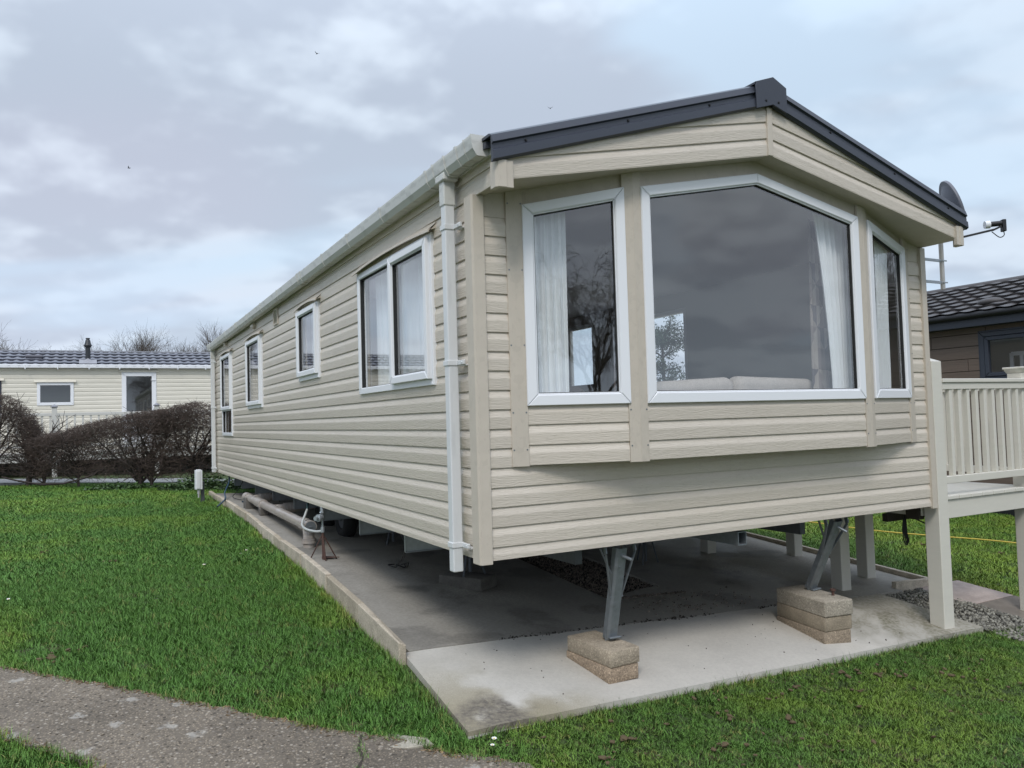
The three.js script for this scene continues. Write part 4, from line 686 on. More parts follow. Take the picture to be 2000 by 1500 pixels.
// ------------------------------------------------------------------ waste pipes, gas riser, hose, meter box
{
  const t = thing('waste_pipe', 'brown plastic soil pipe running beside the kerb under the left side', 'drain pipe', [0, 0, 0]);
  const x = 0.03, r = 0.055;
  const A = [x, -0.265, -4.45], B = [x, -0.255, -6.7], C = [x + 0.02, -0.235, -8.05];
  mesh('pipe', [rod(A, [x, -0.245, -7.0], r, r, 24), rod([x, -0.245, -6.95], [0.0, -0.225, -7.9], r, r, 24)], M.brownPipe, t);
  mesh('collar', [rod([x, -0.262, -4.62], [x, -0.262, -4.47], r + 0.011, r + 0.011, 24), rod([x, -0.246, -6.85], [x, -0.244, -6.97], r + 0.012, r + 0.012, 24), rod([x, -0.245, -6.97], [0.02, -0.238, -7.22], r + 0.010, r + 0.010, 24), rod([0.0, -0.227, -7.8], [-0.01, -0.222, -7.95], r + 0.012, r + 0.012, 24)], M.brownPipe, t);
  const y0 = G(0, -4.36) - 0.0;
  mesh('bend', [rod([x, -0.265, -4.5], [x, -0.266, -4.29], r + 0.006, r + 0.006, 24), rod([x, -0.266, -4.31], [x, -0.266, -4.275], r + 0.012, r + 0.012, 24), tube([[x, -0.27, -4.40], [x, -0.31, -4.37], [x, -0.36, -4.36], [x, -0.41, -4.36]], r + 0.004, 16, 24), rod([x, -0.40, -4.36], [x, y0 + 0.035, -4.36], r + 0.013, r + 0.015, 24), rod([x, -0.40, -4.36], [x, -0.412, -4.36], r + 0.018, r + 0.018, 24), rod([x, y0 + 0.06, -4.36], [x, y0 + 0.04, -4.36], r + 0.021, r + 0.021, 24), rod([x, y0 + 0.04, -4.36], [x, y0 - 0.02, -4.36], r + 0.005, r + 0.005, 24)], M.brownPipe, t);
  mesh('plug', [rod([x, -0.266, -4.278], [x, -0.266, -4.268], r + 0.004, r + 0.002, 24), bar([x - 0.02, -0.266, -4.262], [x + 0.02, -0.266, -4.262], 0.012, 0.012, [0, 1, 0])], M.galv, t);
  const u = thing('waste_pipe', 'dark brown pipe running across under the caravan from the soil pipe', 'drain pipe', [0, 0, 0]);
  mesh('pipe', rod([0.03, -0.25, -6.2], [2.2, -0.2, -6.2], 0.055, 0.055, 20), M.brownPipe, u); mesh('pipe', rod([0.0, -0.23, -7.6], [0.9, -0.19, -7.7], 0.055, 0.055, 20), M.brownPipe, u);
  mesh('collar', [rod([0.16, -0.247, -6.2], [0.3, -0.244, -6.2], 0.067, 0.067, 20), rod([0.12, -0.226, -7.62], [0.26, -0.22, -7.64], 0.067, 0.067, 20)], M.brownPipe, u);
  tag(mesh('pipe_support', [rb(0.14, 0.16, 0.2, 0.0, G(0, -7.6) + 0.08, -7.75, 0.01), rb(0.12, 0.1, 0.12, 0.03, G(0, -6.9) + 0.05, -6.85, 0.01)], blockMats[5], scene), 'small dark blocks propping up the brown soil pipe', 'pipe support');

  const g = thing('gas_riser', 'grey gas riser pipe with regulator on a rusty steel tripod by the kerb', 'gas riser', [0.0, 0, -3.66]);
  const gy = G(0, -3.6);
  mesh('riser', [rod([0, -0.22, 0], [0, 0.0, 0], 0.011, 0.011, 12), rod([0, -0.06, 0], [0, 0.0, 0], 0.02, 0.02, 12), rod([0, -0.11, 0], [0, -0.09, 0], 0.019, 0.019, 8), rod([0, -0.2, 0], [0, -0.25, 0], 0.02, 0.02, 12)], M.paleSteel, g);
  mesh('regulator', [rod([0.0, -0.105, 0], [-0.085, -0.105, 0.05], 0.022, 0.022, 16), rod([-0.03, -0.105, 0.018], [-0.055, -0.105, 0.032], 0.036, 0.036, 18), rod([0, -0.085, 0.0], [-0.02, -0.05, 0.01], 0.012, 0.012, 10)], M.paleSteel, g);
  mesh('flexible_hose', tube([[0, -0.235, 0], [-0.05, -0.245, -0.06], [-0.09, -0.245, -0.3], [-0.06, -0.23, -0.6], [0.0, -0.15, -0.72], [0.03, -0.09, -0.74]], 0.0125, 40, 10), std({ color: lin(0.45, 0.46, 0.44), roughness: 0.5 }), g);
  mesh('hose_tail', tube([[0.03, -0.1, -0.74], [0.04, -0.03, -0.76], [0.07, 0.03, -0.8]], 0.013, 12, 10), std({ color: lin(0.02, 0.06, 0.06), roughness: 0.5 }), g);
  for (const [dx, dz] of [[-0.11, -0.06], [0.13, 0.02], [0.0, 0.1]]) mesh('tripod_leg', rod([0, gy + 0.25, 0], [dx, G(dx, dz - 3.66), dz], 0.006, 0.006, 8), M.rust, g);
  mesh('post', [rod([0, gy, 0.02], [0, -0.23, 0], 0.014, 0.012, 10), bar([0, gy, 0.05], [0, -0.3, 0.012], 0.022, 0.006, [1, 0, 0])], M.rust, g);
  mesh('foot_plate', ext([[-0.02, -0.02], [0.15, -0.05], [0.02, 0.12]], 0.006).rotateX(-Math.PI / 2).translate(0.0, gy + 0.012, 0.0), M.rust, g);

  const b = thing('meter_box', 'white electric hook-up box on grey post at the rear of the lawn', 'hook-up box', [-0.5, G(-0.5, -9.2), -9.2], null, 0.1);
  mesh('post', bb(0.01, 0.06, -0.05, 0.30, -0.03, 0.02), M.galvDark, b);
  mesh('box', rb(0.10, 0.30, 0.09, -0.035, 0.33, 0.045, 0.004, 2), M.white, b);
  mesh('cover', [rb(0.06, 0.28, 0.02, -0.05, 0.33, 0.092, 0.008, 2), rb(0.07, 0.02, 0.04, -0.04, 0.482, 0.07, 0.006)], M.white, b);
  mesh('plug', [rod([-0.035, 0.19, 0.05], [-0.035, 0.11, 0.05], 0.024, 0.02, 14), rod([-0.035, 0.11, 0.05], [-0.035, 0.05, 0.05], 0.013, 0.011, 12)], std({ color: lin(0.5, 0.5, 0.52), roughness: 0.5 }), b);
  const hz = (x, z, o = 0.02) => [x, G(x, z) + o, z];
  tag(mesh('water_hose', [tube([[0.1, 0.0, -10.4], [0.05, -0.12, -10.0], hz(-0.12, -9.3, 0.1), hz(-0.24, -8.4, 0.085), hz(-0.42, -7.9, 0.03)], 0.012, 40, 8), tube([hz(0.02, -8.5), hz(0.3, -8.7), hz(0.5, -9.2)], 0.012, 20, 8)], std({ color: lin(0.03, 0.075, 0.13), roughness: 0.45 }), scene), 'blue water hose running from under the caravan rear over the kerb', 'hose');
  tag(mesh('cable', [tube([[0.22, 0.0, -10.2], [0.25, -0.12, -9.9], hz(0.1, -9.5, 0.1), hz(-0.02, -9.1, 0.03), hz(0.15, -8.5, 0.02)], 0.006, 40, 6), tube([[0.55, -0.02, -8.6], [0.54, -0.2, -8.5], hz(0.56, -8.4, 0.02)], 0.007, 16, 6)], M.rubber, scene), 'thin black cable drooping from under the caravan near the rear corner', 'cable');
}
// ------------------------------------------------------------------ dish and mast stub on the right side
{
  const d = thing('satellite_dish', 'dark grey satellite dish with receiver arm behind the right roof edge', 'satellite dish', [4.40, 2.31, 0.10]);
  const D = V(0.70, 0.30, 0.62).normalize(), up = V(0, 1, 0), X = up.clone().cross(D).normalize(), Y = D.clone().cross(X);
  const Mx = new THREE.Matrix4().makeBasis(X, Y, D).setPosition(V(-0.03, 0.17, -0.02));
  const bowl = new THREE.LatheGeometry([...Array(13)].map((_, i) => new THREE.Vector2(0.205 * i / 12, 0.045 * (i / 12) ** 2)).concat([new THREE.Vector2(0.213, 0.05), new THREE.Vector2(0.214, 0.03), new THREE.Vector2(0.207, 0.028)], [...Array(12)].map((_, i) => new THREE.Vector2(0.2 * (11 - i) / 12, 0.045 * ((11 - i) / 12) ** 2 - 0.006))), 48).rotateX(Math.PI / 2).scale(0.92, 1.06, 1);
  mesh('bowl', bowl.applyMatrix4(Mx), std({ color: lin(0.13, 0.135, 0.16), roughness: 0.5, side: THREE.DoubleSide }), d);
  
  mesh('arm', [bar([-0.1, -0.12, -0.05], [0.21, -0.045, 0.215], 0.022, 0.016), bar([0.20, -0.05, 0.21], [0.255, -0.02, 0.25], 0.02, 0.016)], M.black, d);
  mesh('receiver', [rod([0.18, 0.0, 0.19], [0.265, 0.005, 0.252], 0.022, 0.022, 16), rb(0.03, 0.1, 0.05, 0, 0, 0, 0.006).rotateY(-0.6).translate(0.272, -0.015, 0.256)], M.black, d);
  mesh('receiver_cap', rod([0.155, -0.002, 0.172], [0.185, 0.0, 0.194], 0.031, 0.032, 18), M.white, d);
  mesh('lead', tube([[0.272, -0.06, 0.256], [0.275, -0.095, 0.256], [0.245, -0.11, 0.235], [0.20, -0.06, 0.20]], 0.004, 20, 6), M.rubber, d);
  mesh('clamp', [rb(0.05, 0.1, 0.06, -0.02, 0.035, 0.02, 0.008)], M.white, d);
  mesh('mount', [rod([-0.08, -0.1, -0.02], [-0.08, 0.16, -0.02], 0.016, 0.016, 12), bar([-0.28, -0.08, -0.02], [-0.06, -0.08, -0.02], 0.03, 0.02)], M.galv, d);
  const m = thing('mast_bracket', 'galvanised wall bracket holding short mast pole on the right corner', 'mast bracket', [W, 1.86, -0.05]);
  mesh('wall_plate', [bb(0.0, 0.012, -0.02, 0.23, -0.02, 0.035)], M.paleSteel, m);
  mesh('pole', rod([0.375, -0.045, 0], [0.375, 0.42, 0], 0.019, 0.019, 18), std({ color: lin(0.50, 0.48, 0.45), roughness: 0.35, metalness: 0.3 }), m);
  for (const y of [0.012, 0.2]) mesh('arm', [bar([0.0, y, 0.005], [0.37, y, 0.005], 0.006, 0.026, [0, 1, 0]), bar([0.35, y, 0.022], [0.41, y, 0.022], 0.008, 0.012, [0, 1, 0]), bar([0.03, y - 0.015, 0.012], [0.03, y + 0.035, 0.012], 0.01, 0.02, [0, 0, 1])], M.paleSteel, m);
  mesh('screws', [[0.17], [0.045]].map(([y]) => cyl(0.007, 0.007, 0.006, 8).rotateX(Math.PI / 2).translate(0.006, y, 0.038)), M.black, m);
}
// ------------------------------------------------------------------ deck on the right side
{
  const t = thing('deck', 'cream balustraded timber style deck along the right side of caravan', 'deck', [0, 0, 0]);
  const post = (x, z, y1, wd = 0.128, cap) => { const y0 = G(x, z) - 0.02; mesh('post', rb(wd, y1 - y0, wd, x, (y0 + y1) / 2, z, 0.007, 2), M.deck, t); if (cap) mesh('post_cap', cap === 2 ? [rb(wd + 0.05, 0.018, wd + 0.05, x, y1 + 0.045, z, 0.004), new THREE.CylinderGeometry(0.12, 0.095, 0.04, 4, 1).rotateY(Math.PI / 4).translate(x, y1 + 0.02, z)] : [new THREE.CylinderGeometry(0.012, 0.091, 0.028, 4, 1).rotateY(Math.PI / 4).translate(x, y1 + 0.014, z)], M.deck, t); };
  post(4.203, -0.048, 1.19, 0.132, 1);
  post(5.535, -0.075, 1.10, 0.128, 2);
  for (const [x, z] of [[4.34, -1.15], [5.05, -1.42], [5.15, -2.45], [4.22, -2.86], [5.2, -4.3], [4.22, -4.6]]) post(x, z, -0.1);
  // front balustrade
  mesh('top_rail', [bb(4.268, 5.58, 1.012, 1.045, -0.045, 0.026, 0.006), bb(4.278, 5.54, 0.955, 1.012, -0.03, 0.012, 0.004)], M.deck, t);
  mesh('bottom_rail', bb(4.268, 5.475, 0.168, 0.230, -0.035, 0.016, 0.005), M.deck, t);
  for (let i = 0; i < 9; i++) mesh('baluster', bb(4.376 + i * 0.121, 4.416 + i * 0.121, 0.23, 0.955, -0.036, 0.004, 0.003), M.deck, t);
  mesh('fascia', bb(4.268, 5.475, -0.122, 0.034, -0.03, -0.006, 0.004), M.deck, t);
  for (let i = 0; i < 9; i++) { const x0 = 4.11 + i * 0.162; mesh('deck_board', bb(x0, x0 + 0.157, 0.036, 0.066, -5.2, i > 0 && i < 8 ? 0.012 : -0.12, 0.004), M.deck, t); }
  mesh('bearer', [bb(4.13, 4.19, -0.10, 0.034, -5.2, -0.13), bb(5.44, 5.50, -0.10, 0.034, -5.2, -0.15), bb(4.19, 5.44, -0.1, 0.034, -1.2, -1.15), bb(4.19, 5.44, -0.1, 0.034, -2.6, -2.55), bb(4.19, 5.44, -0.1, 0.034, -4.4, -4.35)], M.deck, t);
  mesh('joist', [bb(4.05, 5.3, -0.17, -0.1, -0.45, -0.40), bb(4.1, 4.17, -0.13, -0.03, -0.26, -0.14)], M.soilDark, t);
  // balustrade along the outer side
  mesh('top_rail', [bb(5.50, 5.57, 1.005, 1.035, -1.32, -0.14, 0.006), bb(5.515, 5.555, 0.95, 1.005, -1.32, -0.14, 0.004)], M.deck, t);
  mesh('bottom_rail', bb(5.512, 5.56, 0.168, 0.230, -1.32, -0.14, 0.005), M.deck, t);
  for (let i = 0; i < 9; i++) { const z = -0.26 - i * 0.1125; mesh('baluster', bb(5.516, 5.556, 0.23, 0.95, z - 0.02, z + 0.02, 0.003), M.deck, t); }
  mesh('post', bb(5.50, 5.57, -0.1, 1.0, -1.38, -1.31, 0.005), M.deck, t);
  const coil = []; for (let k = 0; k < 4; k++) { const a = 0.02 * k; coil.push(tube([[0, 0.02, 0], [-0.045 + a * 0.6, -0.08, 0.01], [-0.02 + a, -0.19, 0.0], [0.03 + a * 0.4, -0.235 + a * 0.4, -0.01], [0.035 - a * 0.4, -0.14, -0.01], [0.015, -0.03, 0]], 0.0055, 40, 6, true)); }
  const c = tag(mesh('cable_coil', [...coil, tube([[0.0, 0.12, 0], [0.0, 0.02, 0.0], [0.0, -0.01, 0.005]], 0.006, 10, 6), tube([[0.0, 0.0, 0], [0.06, 0.0, 0.02], [0.2, -0.07, 0.08]], 0.006, 16, 6)], M.rubber, scene), 'coil of black cable hanging beneath the deck edge behind corner post', 'cable'); c.position.set(4.14, -0.13, -0.3);
}
// yellow line lying over the right lawn
{
  const P = [[6.5, -4.6], [6.8, -3.86], [7.18, -3.0], [7.55, -2.4], [7.95, -1.75], [8.4, -1.0]];
  tag(mesh('yellow_rope', tube(P.map(([x, z], i) => [x, G(x, z) + 0.045 + 0.012 * Math.sin(i * 2) - 0.02, z]), 0.008, 80, 8), std({ color: lin(0.50, 0.37, 0.05), roughness: 0.5 }), scene), 'yellow rope lying across the right lawn behind the deck posts', 'rope');
}
// ------------------------------------------------------------------ neighbouring caravan behind the hedge
function ribbedWall(x0, x1, y0, y1, holes, pitch = 0.114) { // long clad wall, profile rows cut round rectangular openings; local x along, z out
  const gs = [];
  for (let y = y0; y < y1 - 0.02; y += pitch) {
    let S = [[x0, x1]]; for (const o of holes) if (o[2] < y + pitch - 0.03 && o[3] > y + 0.03) S = S.flatMap(([p, q]) => (o[0] > p && o[1] < q ? [[p, o[0]], [o[1], q]] : [[p, q]]));
    for (const [p, q] of S) gs.push(plank(p, q, y, { sc: Math.min(1, (y1 - y) / pitch) * pitch / ROW }));
  }
  return merge(gs);
}
function tileRoof(x0, x1, run, rise, courses, wave, amp, step) { // pantile sheet: x along the eaves, rising towards -z
  const nx = Math.round((x1 - x0) / wave * 8), rows = [], pos = [], uv = [], idx = [];
  for (let c = 0; c < courses; c++) { rows.push([c / courses, step, c]); rows.push([(c + 0.5) / courses, step * 0.55, c]); rows.push([(c + 0.999) / courses, 0.0, c]); }
  const n = Math.hypot(run, rise), nyv = run / n, nzv = rise / n;
  for (const [t, s, c] of rows) for (let i = 0; i <= nx; i++) {
    const x = lerp(x0, x1, i / nx), ph = (x / wave) % 1, w = Math.pow(0.5 + 0.5 * Math.cos(((x / wave) + (c % 2) * 0.0) * Math.PI * 2), 1.4) * amp;
    const o = w + s, dip = s > step * 0.9 ? -0.035 * (1 - w / amp) * (run / courses) / 0.35 : 0;
    pos.push(x, rise * t + nyv * o + dip * rise / run * -1, -run * t + nzv * o - dip); uv.push(x, t * n);
  }
  for (let j = 0; j < rows.length - 1; j++) for (let i = 0; i < nx; i++) { const a = j * (nx + 1) + i, b = a + 1, c = a + nx + 1, d = c + 1; idx.push(a, b, c, b, d, c); }
  const g = new THREE.BufferGeometry(); g.setAttribute('position', new THREE.Float32BufferAttribute(pos, 3)); g.setAttribute('uv', new THREE.Float32BufferAttribute(uv, 2)); g.setIndex(idx); g.computeVertexNormals(); return toCreasedNormals(g, 0.6);
}
const cream = [std({ map: tex(256, 256, (u, v) => { const k = 0.92 + 0.12 * fbm(u * 6, v * 20, 4, 6, 20, 3); return [0.70 * k, 0.665 * k, 0.57 * k]; }, 2, 1), roughness: 0.5 })];
const tileMat = std({ map: tex(256, 256, (u, v) => { const k = 0.8 + 0.4 * fbm(u * 8, v * 8, 4, 8, 8, 3); return [0.15 * k, 0.155 * k, 0.18 * k]; }, 2, 2), roughness: 0.5 });
const dimGlass = new THREE.MeshPhysicalMaterial({ color: 0xffffff, transmission: 1, thickness: 0, roughness: 0.02, ior: 2.1, side: THREE.DoubleSide });
function parkCaravan(label, pos, turn, x0, x1, holes, extras) {
  const t = thing('static_caravan', label, 'static caravan', pos, null, turn);
  const yb = 0.13, yt = 2.47, D = 3.7, ry = 3.04 - 2.5;
  mesh('wall', [ribbedWall(x0, x1, yb, yt, holes), ext(rect(x0, x1, yb, yt), 0.04, holes.map((o) => rect(...o))).translate(0, 0, -0.042)], cream[0], t);
  const gab = (s) => ext([[-D, yb], [0, yb], [0, 2.5], [-D / 2, 2.5 + ry], [-D, 2.5]], 0.04).rotateY(-Math.PI / 2);
  mesh('gable_wall', [gab().translate(x0 + 0.042, 0, -0.0).translate(0, 0, 0), gab().translate(x1, 0, 0)].map((g) => g), cream[0], t);
  mesh('rear_wall', [px(x1 - x0, yt - yb, 0.05, (x0 + x1) / 2, (yb + yt) / 2, -D)], cream[0], t);
  mesh('floor', px(x1 - x0 - 0.1, 0.05, D - 0.1, (x0 + x1) / 2, yb + 0.04, -D / 2), std({ color: lin(0.2, 0.17, 0.14), roughness: 0.9 }), t);
  mesh('partition', px(x1 - x0 - 0.2, 2.2, 0.03, (x0 + x1) / 2, 1.3, -1.3), std({ color: lin(0.42, 0.40, 0.37), roughness: 0.9 }), t);
  const roof = new THREE.Group(); roof.name = 'roof'; t.add(roof);
  const tr = tileRoof(x0 - 0.1, x1 + 0.1, D / 2 + 0.12, ry + 0.03, 5, 0.22, 0.028, 0.028).translate(0, 2.47, 0.12);
  mesh('roof_tiles', tr, tileMat, roof).userData.kind = 'stuff';
  const back = tileRoof(-x1 - 0.1, -x0 + 0.1, D / 2 + 0.12, ry + 0.03, 5, 0.22, 0.028, 0.028).rotateY(Math.PI).translate(0, 2.47, -D - 0.12);
  mesh('roof_tiles', back, tileMat, roof).userData.kind = 'stuff';
  mesh('ridge', px(x1 - x0 + 0.2, 0.035, 0.12, (x0 + x1) / 2, 2.5 + ry + 0.03, -D / 2), std({ color: lin(0.30, 0.31, 0.34), roughness: 0.45 }), roof);
  const gut = new THREE.Group(); gut.name = 'gutter'; t.add(gut);
  mesh('channel', [bb(x0 - 0.1, x1 + 0.1, 2.455, 2.55, 0.05, 0.16, 0.012)], M.white, gut);
  const br = []; for (let x = x0 + 0.5; x < x1; x += 0.72) br.push(bb(x - 0.014, x + 0.014, 2.42, 2.545, 0.04, 0.168, 0.008)); mesh('brackets', br, M.white, gut);
  mesh('underframe', [px(x1 - x0 - 0.3, 0.2, 0.1, (x0 + x1) / 2, 0.02, -0.8), px(x1 - x0 - 0.3, 0.2, 0.1, (x0 + x1) / 2, 0.02, -2.9)], M.galvDark, t);
  mesh('skirting', [px(x1 - x0 - 0.1, 0.42, 0.03, (x0 + x1) / 2, -0.08, -0.25)], std({ color: lin(0.10, 0.095, 0.09), roughness: 0.9 }), t);
  for (const [a, b, c, d, kind] of holes) {
    const w = new THREE.Group(); w.name = kind === 'door' ? 'door' : 'window'; t.add(w);
    const dark = kind === 'dark';
    mesh('frame', [ring(rect(a - 0.01, b + 0.01, c, d), kind === 'door' ? 0.115 : 0.075, -0.03, 0.035, 0.006)], dark ? M.anth : M.white, w);
    mesh('pane', sheet(rect(a + 0.06, b - 0.06, c + 0.07, d - 0.07), 0.005), dimGlass, w);
    mesh('drip_hood', ext([[0, 0.06], [0.07, 0.0], [0.075, -0.015], [0, 0.01]], b - a + 0.14).rotateY(-Math.PI / 2).translate(b + 0.07, d + 0.02, 0).translate(0, 0, 0), cream[0], w);
    if (kind === 'door') mesh('handle', [bb(a + 0.05, a + 0.13, 0.44, 0.465, 0.05, 0.075, 0.006), bb(a + 0.045, a + 0.075, 0.38, 0.5, 0.035, 0.05, 0.004), bb(b - 0.13, b - 0.02, 2.13, 2.15, 0.04, 0.06, 0.004)], M.white, w), w.add(Object.assign(mesh('lower_panel', px(b - a - 0.22, 0.62, 0.02, (a + b) / 2, c + 0.42, 0.0), M.white, w), {}));
  }
  if (extras) extras(t);
  return t;
}
parkCaravan('cream clad static caravan with blue grey tiled roof and flue behind the hedge', [0, 0, -19.5], 0, -11.2, 4.6, [[-3.24, -2.432, 1.49, 2.086], [-1.284, -0.45, 0.34, 2.36, 'door'], [-5.2, -4.03, 1.25, 2.13, 'dark'], [-8.6, -7.4, 1.25, 2.1], [-10.6, -9.6, 1.4, 2.1]], (t) => {
  const f = new THREE.Group(); f.name = 'flue'; t.add(f);
  const fm = std({ color: lin(0.025, 0.028, 0.032), roughness: 0.45 });
  mesh('flue_pipe', cyl(0.062, 0.062, 0.42, 16).translate(-2.09, 2.88, -0.55), fm, f);
  mesh('cowl', [new THREE.LatheGeometry([[0.0, 0.20], [0.05, 0.20], [0.055, 0.18], [0.04, 0.165], [0.045, 0.15], [0.06, 0.13], [0.075, 0.05], [0.10, 0.0], [0.10, -0.015], [0.075, -0.02], [0.09, -0.05], [0.06, -0.055], [0, -0.055]].map(([r, y]) => new THREE.Vector2(r, y)), 20).translate(-2.09, 3.12, -0.55)], fm, f);
  mesh('flashing', [new THREE.ConeGeometry(0.22, 0.14, 20, 1, true).translate(-2.09, 2.70, -0.5), px(0.42, 0.012, 0.5, 0, 0, 0).rotateX(0.28).translate(-2.09, 2.66, -0.36)], std({ color: lin(0.28, 0.28, 0.30), roughness: 0.6 }), f);
  mesh('roof_vent', [rb(0.42, 0.07, 0.3, -3.35, 2.83, -0.9, 0.03, 3), rb(0.34, 0.1, 0.24, -3.35, 2.77, -0.9, 0.02)], std({ color: lin(0.13, 0.13, 0.15), roughness: 0.6 }), t);
});
parkCaravan('cream static caravan standing side by side left of the lawn outside view', [-13.2, 0.1, -7.5], 0.95, -6, 5, [[-4.6, -3.4, 1.1, 2.1], [-1.6, -0.4, 1.1, 2.1], [1.6, 2.4, 0.34, 2.3, 'door']]);
{ // its deck and balustrade in front
  const t = thing('deck', 'pale balustraded deck in front of cream caravan behind the hedge', 'deck', [0, 0, -18.2]);
  const dm = std({ color: lin(0.60, 0.59, 0.55), roughness: 0.45 });
  mesh('top_rail', bb(-6.5, 4, 1.19, 1.265, -0.04, 0.04, 0.006), dm, t); mesh('bottom_rail', bb(-6.5, 4, 0.42, 0.48, -0.03, 0.03, 0.006), dm, t);
  for (const x of [-5.1, -2.815, -0.52, 1.8]) { mesh('post', rb(0.11, 1.75, 0.11, x, 0.53, 0, 0.006), dm, t); mesh('post_cap', [rb(0.16, 0.025, 0.16, x, 1.415, 0, 0.005), new THREE.CylinderGeometry(0.02, 0.1, 0.05, 4).rotateY(Math.PI / 4).translate(x, 1.45, 0)], std({ color: lin(0.22, 0.22, 0.24), roughness: 0.5 }), t); }
  const bg = bb(-0.022, 0.022, 0.48, 1.19, -0.02, 0.02, 0.003);
  for (let x = -6.4; x < 1.5; x += 0.175) { const m = mesh('baluster', bg, dm, t); m.position.x = x; }
  mesh('deck_floor', bb(-6.5, 4, 0.24, 0.30, -1.15, 0.06, 0.005), dm, t); mesh('fascia', bb(-6.5, 4, 0.08, 0.24, 0.0, 0.03, 0.004), dm, t);
}
// ------------------------------------------------------------------ dark brown lodge on the right
{
  const t = thing('lodge', 'dark brown clad lodge with grey window and dark tiled roof beyond deck', 'lodge', [10.2, 0, 0], null, 0);
  const wood = [0, 1, 2].map((i) => std({ map: tex(512, 256, (u, v) => { const w = fbm(u * 3, v * 10, 3, 3, 10, 3 + i) * 4, k = 0.72 + 0.45 * fbm(u * 5, v * 60 + w, 4, 5, 60, 13 + i) + 0.12 * (vn(u * 40, v * 160, 40, 160, 5) - 0.5); return [0.135 * k, 0.098 * k, 0.076 * k]; }, 1.6, 0.4), roughness: 0.62 }));
  const MW = frameM([0, 0, 1], [0, 1, 0], [-1, 0, 0], [0, 0, 0]);
  const zA = -7, zB = 3.2, H = 0.196, win = [-3.19, -1.7, 1.17, 1.93];
  let k = 0;
  for (let y = -0.42; y < 2.08; y += H) {
    let S = [[zA, zB]]; if (win[2] < y + H - 0.02 && win[3] > y + 0.02) S = S.flatMap(([p, q]) => [[p, win[0]], [win[1], q]]);
    for (const [p, q] of S) { let a = p; const off = (Math.round((y + 1) / H) * 0.9) % 2.4; while (a < q - 0.01) { let b = Math.min(q, Math.floor((a - zA - off) / 2.4 + 1.001) * 2.4 + zA + off); if (b - a < 0.02) b = Math.min(q, b + 2.4); mesh('plank', bb(a + 0.003, b - 0.003, y + 0.004, Math.min(y + H - 0.004, 2.1), 0, 0.02, 0.004).applyMatrix4(MW), wood[k++ % 3], t); a = b; } }
  }
  mesh('wall', [ext(rect(zA, zB, -0.42, 2.2), 0.06, [rect(...win)]).translate(0, 0, -0.06).applyMatrix4(MW), ext([[0, -0.42], [4.8, -0.42], [4.8, 2.2], [2.4, 2.95], [0, 2.2]], 0.06).translate(0, 0, zB), ext([[0, -0.42], [4.8, -0.42], [4.8, 2.2], [2.4, 2.95], [0, 2.2]], 0.06).translate(0, 0, zA)], M.soilDark, t);
  mesh('skirting', bb(0.03, 0.09, -1.1, -0.42, zA, zB), M.black, t);
  mesh('rear_wall', [bb(4.74, 4.8, -0.42, 2.2, zA, zB), bb(2.6, 2.66, -0.3, 2.2, zA + 0.06, zB - 0.06), bb(0.06, 4.74, -0.4, -0.34, zA, zB), bb(0.06, 2.6, 2.16, 2.2, zA, zB)], std({ color: lin(0.4, 0.37, 0.33), roughness: 0.9 }), t);
  const w = new THREE.Group(); w.name = 'window'; t.add(w);
  mesh('frame', [ring(rect(...win), 0.07, -0.02, 0.045, 0.006), ring(inset(rect(...win), 0.075), 0.06, -0.01, 0.055, 0.006), ring(rect(win[0] - 0.03, win[1] + 0.03, win[2] - 0.03, win[3] + 0.03), 0.03, 0.0, 0.028, 0.004)].map((g) => g.applyMatrix4(MW)), M.anth, w);
  mesh('pane', sheet(inset(rect(...win), 0.13), 0.02).applyMatrix4(MW), dimGlass, w);
  mesh('fascia', [bb(-0.26, -0.23, 2.03, 2.19, zA, zB + 0.2), bb(-0.26, 0.0, 2.02, 2.035, zA, zB + 0.2)], M.anth, t);
  mesh('gutter', new THREE.CylinderGeometry(0.055, 0.055, zB - zA + 0.4, 14, 1).rotateX(Math.PI / 2).translate(-0.31, 2.19, (zA + zB) / 2), M.black, t);
  const roof = new THREE.Group(); roof.name = 'roof'; t.add(roof);
  const tm = std({ map: tex(256, 256, (u, v) => { const q = 0.75 + 0.5 * fbm(u * 8, v * 8, 4, 8, 8, 3); return [0.062 * q, 0.056 * q, 0.055 * q]; }, 2, 2), roughness: 0.6 });
  mesh('roof_tiles', tileRoof(zA - 0.1, zB + 0.3, 2.72, 0.82, 8, 0.30, 0.03, 0.035).rotateY(-Math.PI / 2).translate(-0.33, 2.2, 0), tm, roof).userData.kind = 'stuff';
  mesh('roof_tiles', tileRoof(-zB - 0.3, -zA + 0.1, 2.72, 0.82, 8, 0.30, 0.03, 0.035).rotateY(Math.PI / 2).translate(5.13, 2.2, 0), tm, roof).userData.kind = 'stuff';
  mesh('ridge', new THREE.CylinderGeometry(0.1, 0.1, zB - zA + 0.4, 12, 1, false, 0, Math.PI).rotateZ(Math.PI / 2).rotateY(Math.PI / 2).translate(2.4, 2.99, (zA + zB) / 2), tm, roof);
  mesh('roof_vent', [new THREE.SphereGeometry(0.2, 16, 8).scale(0.8, 0.35, 1).translate(0.25, 2.42, -3.15)], tm, roof);
  // a white chair inside, seen through the pane
  const c = thing('chair', 'pale chair back seen through the window of brown lodge', 'chair', [10.75, 0.35, -2.85]);
  mesh('backrest', [px(0.03, 0.42, 0.05, 0, 1.05, -0.2), px(0.03, 0.42, 0.05, 0, 1.05, 0.18), px(0.03, 0.06, 0.4, 0, 1.25, 0), px(0.02, 0.42, 0.05, 0, 1.05, -0.05), px(0.02, 0.42, 0.05, 0, 1.05, 0.07)], M.white, c); mesh('seat', px(0.42, 0.05, 0.42, 0.2, 0.75, 0), M.white, c);
}
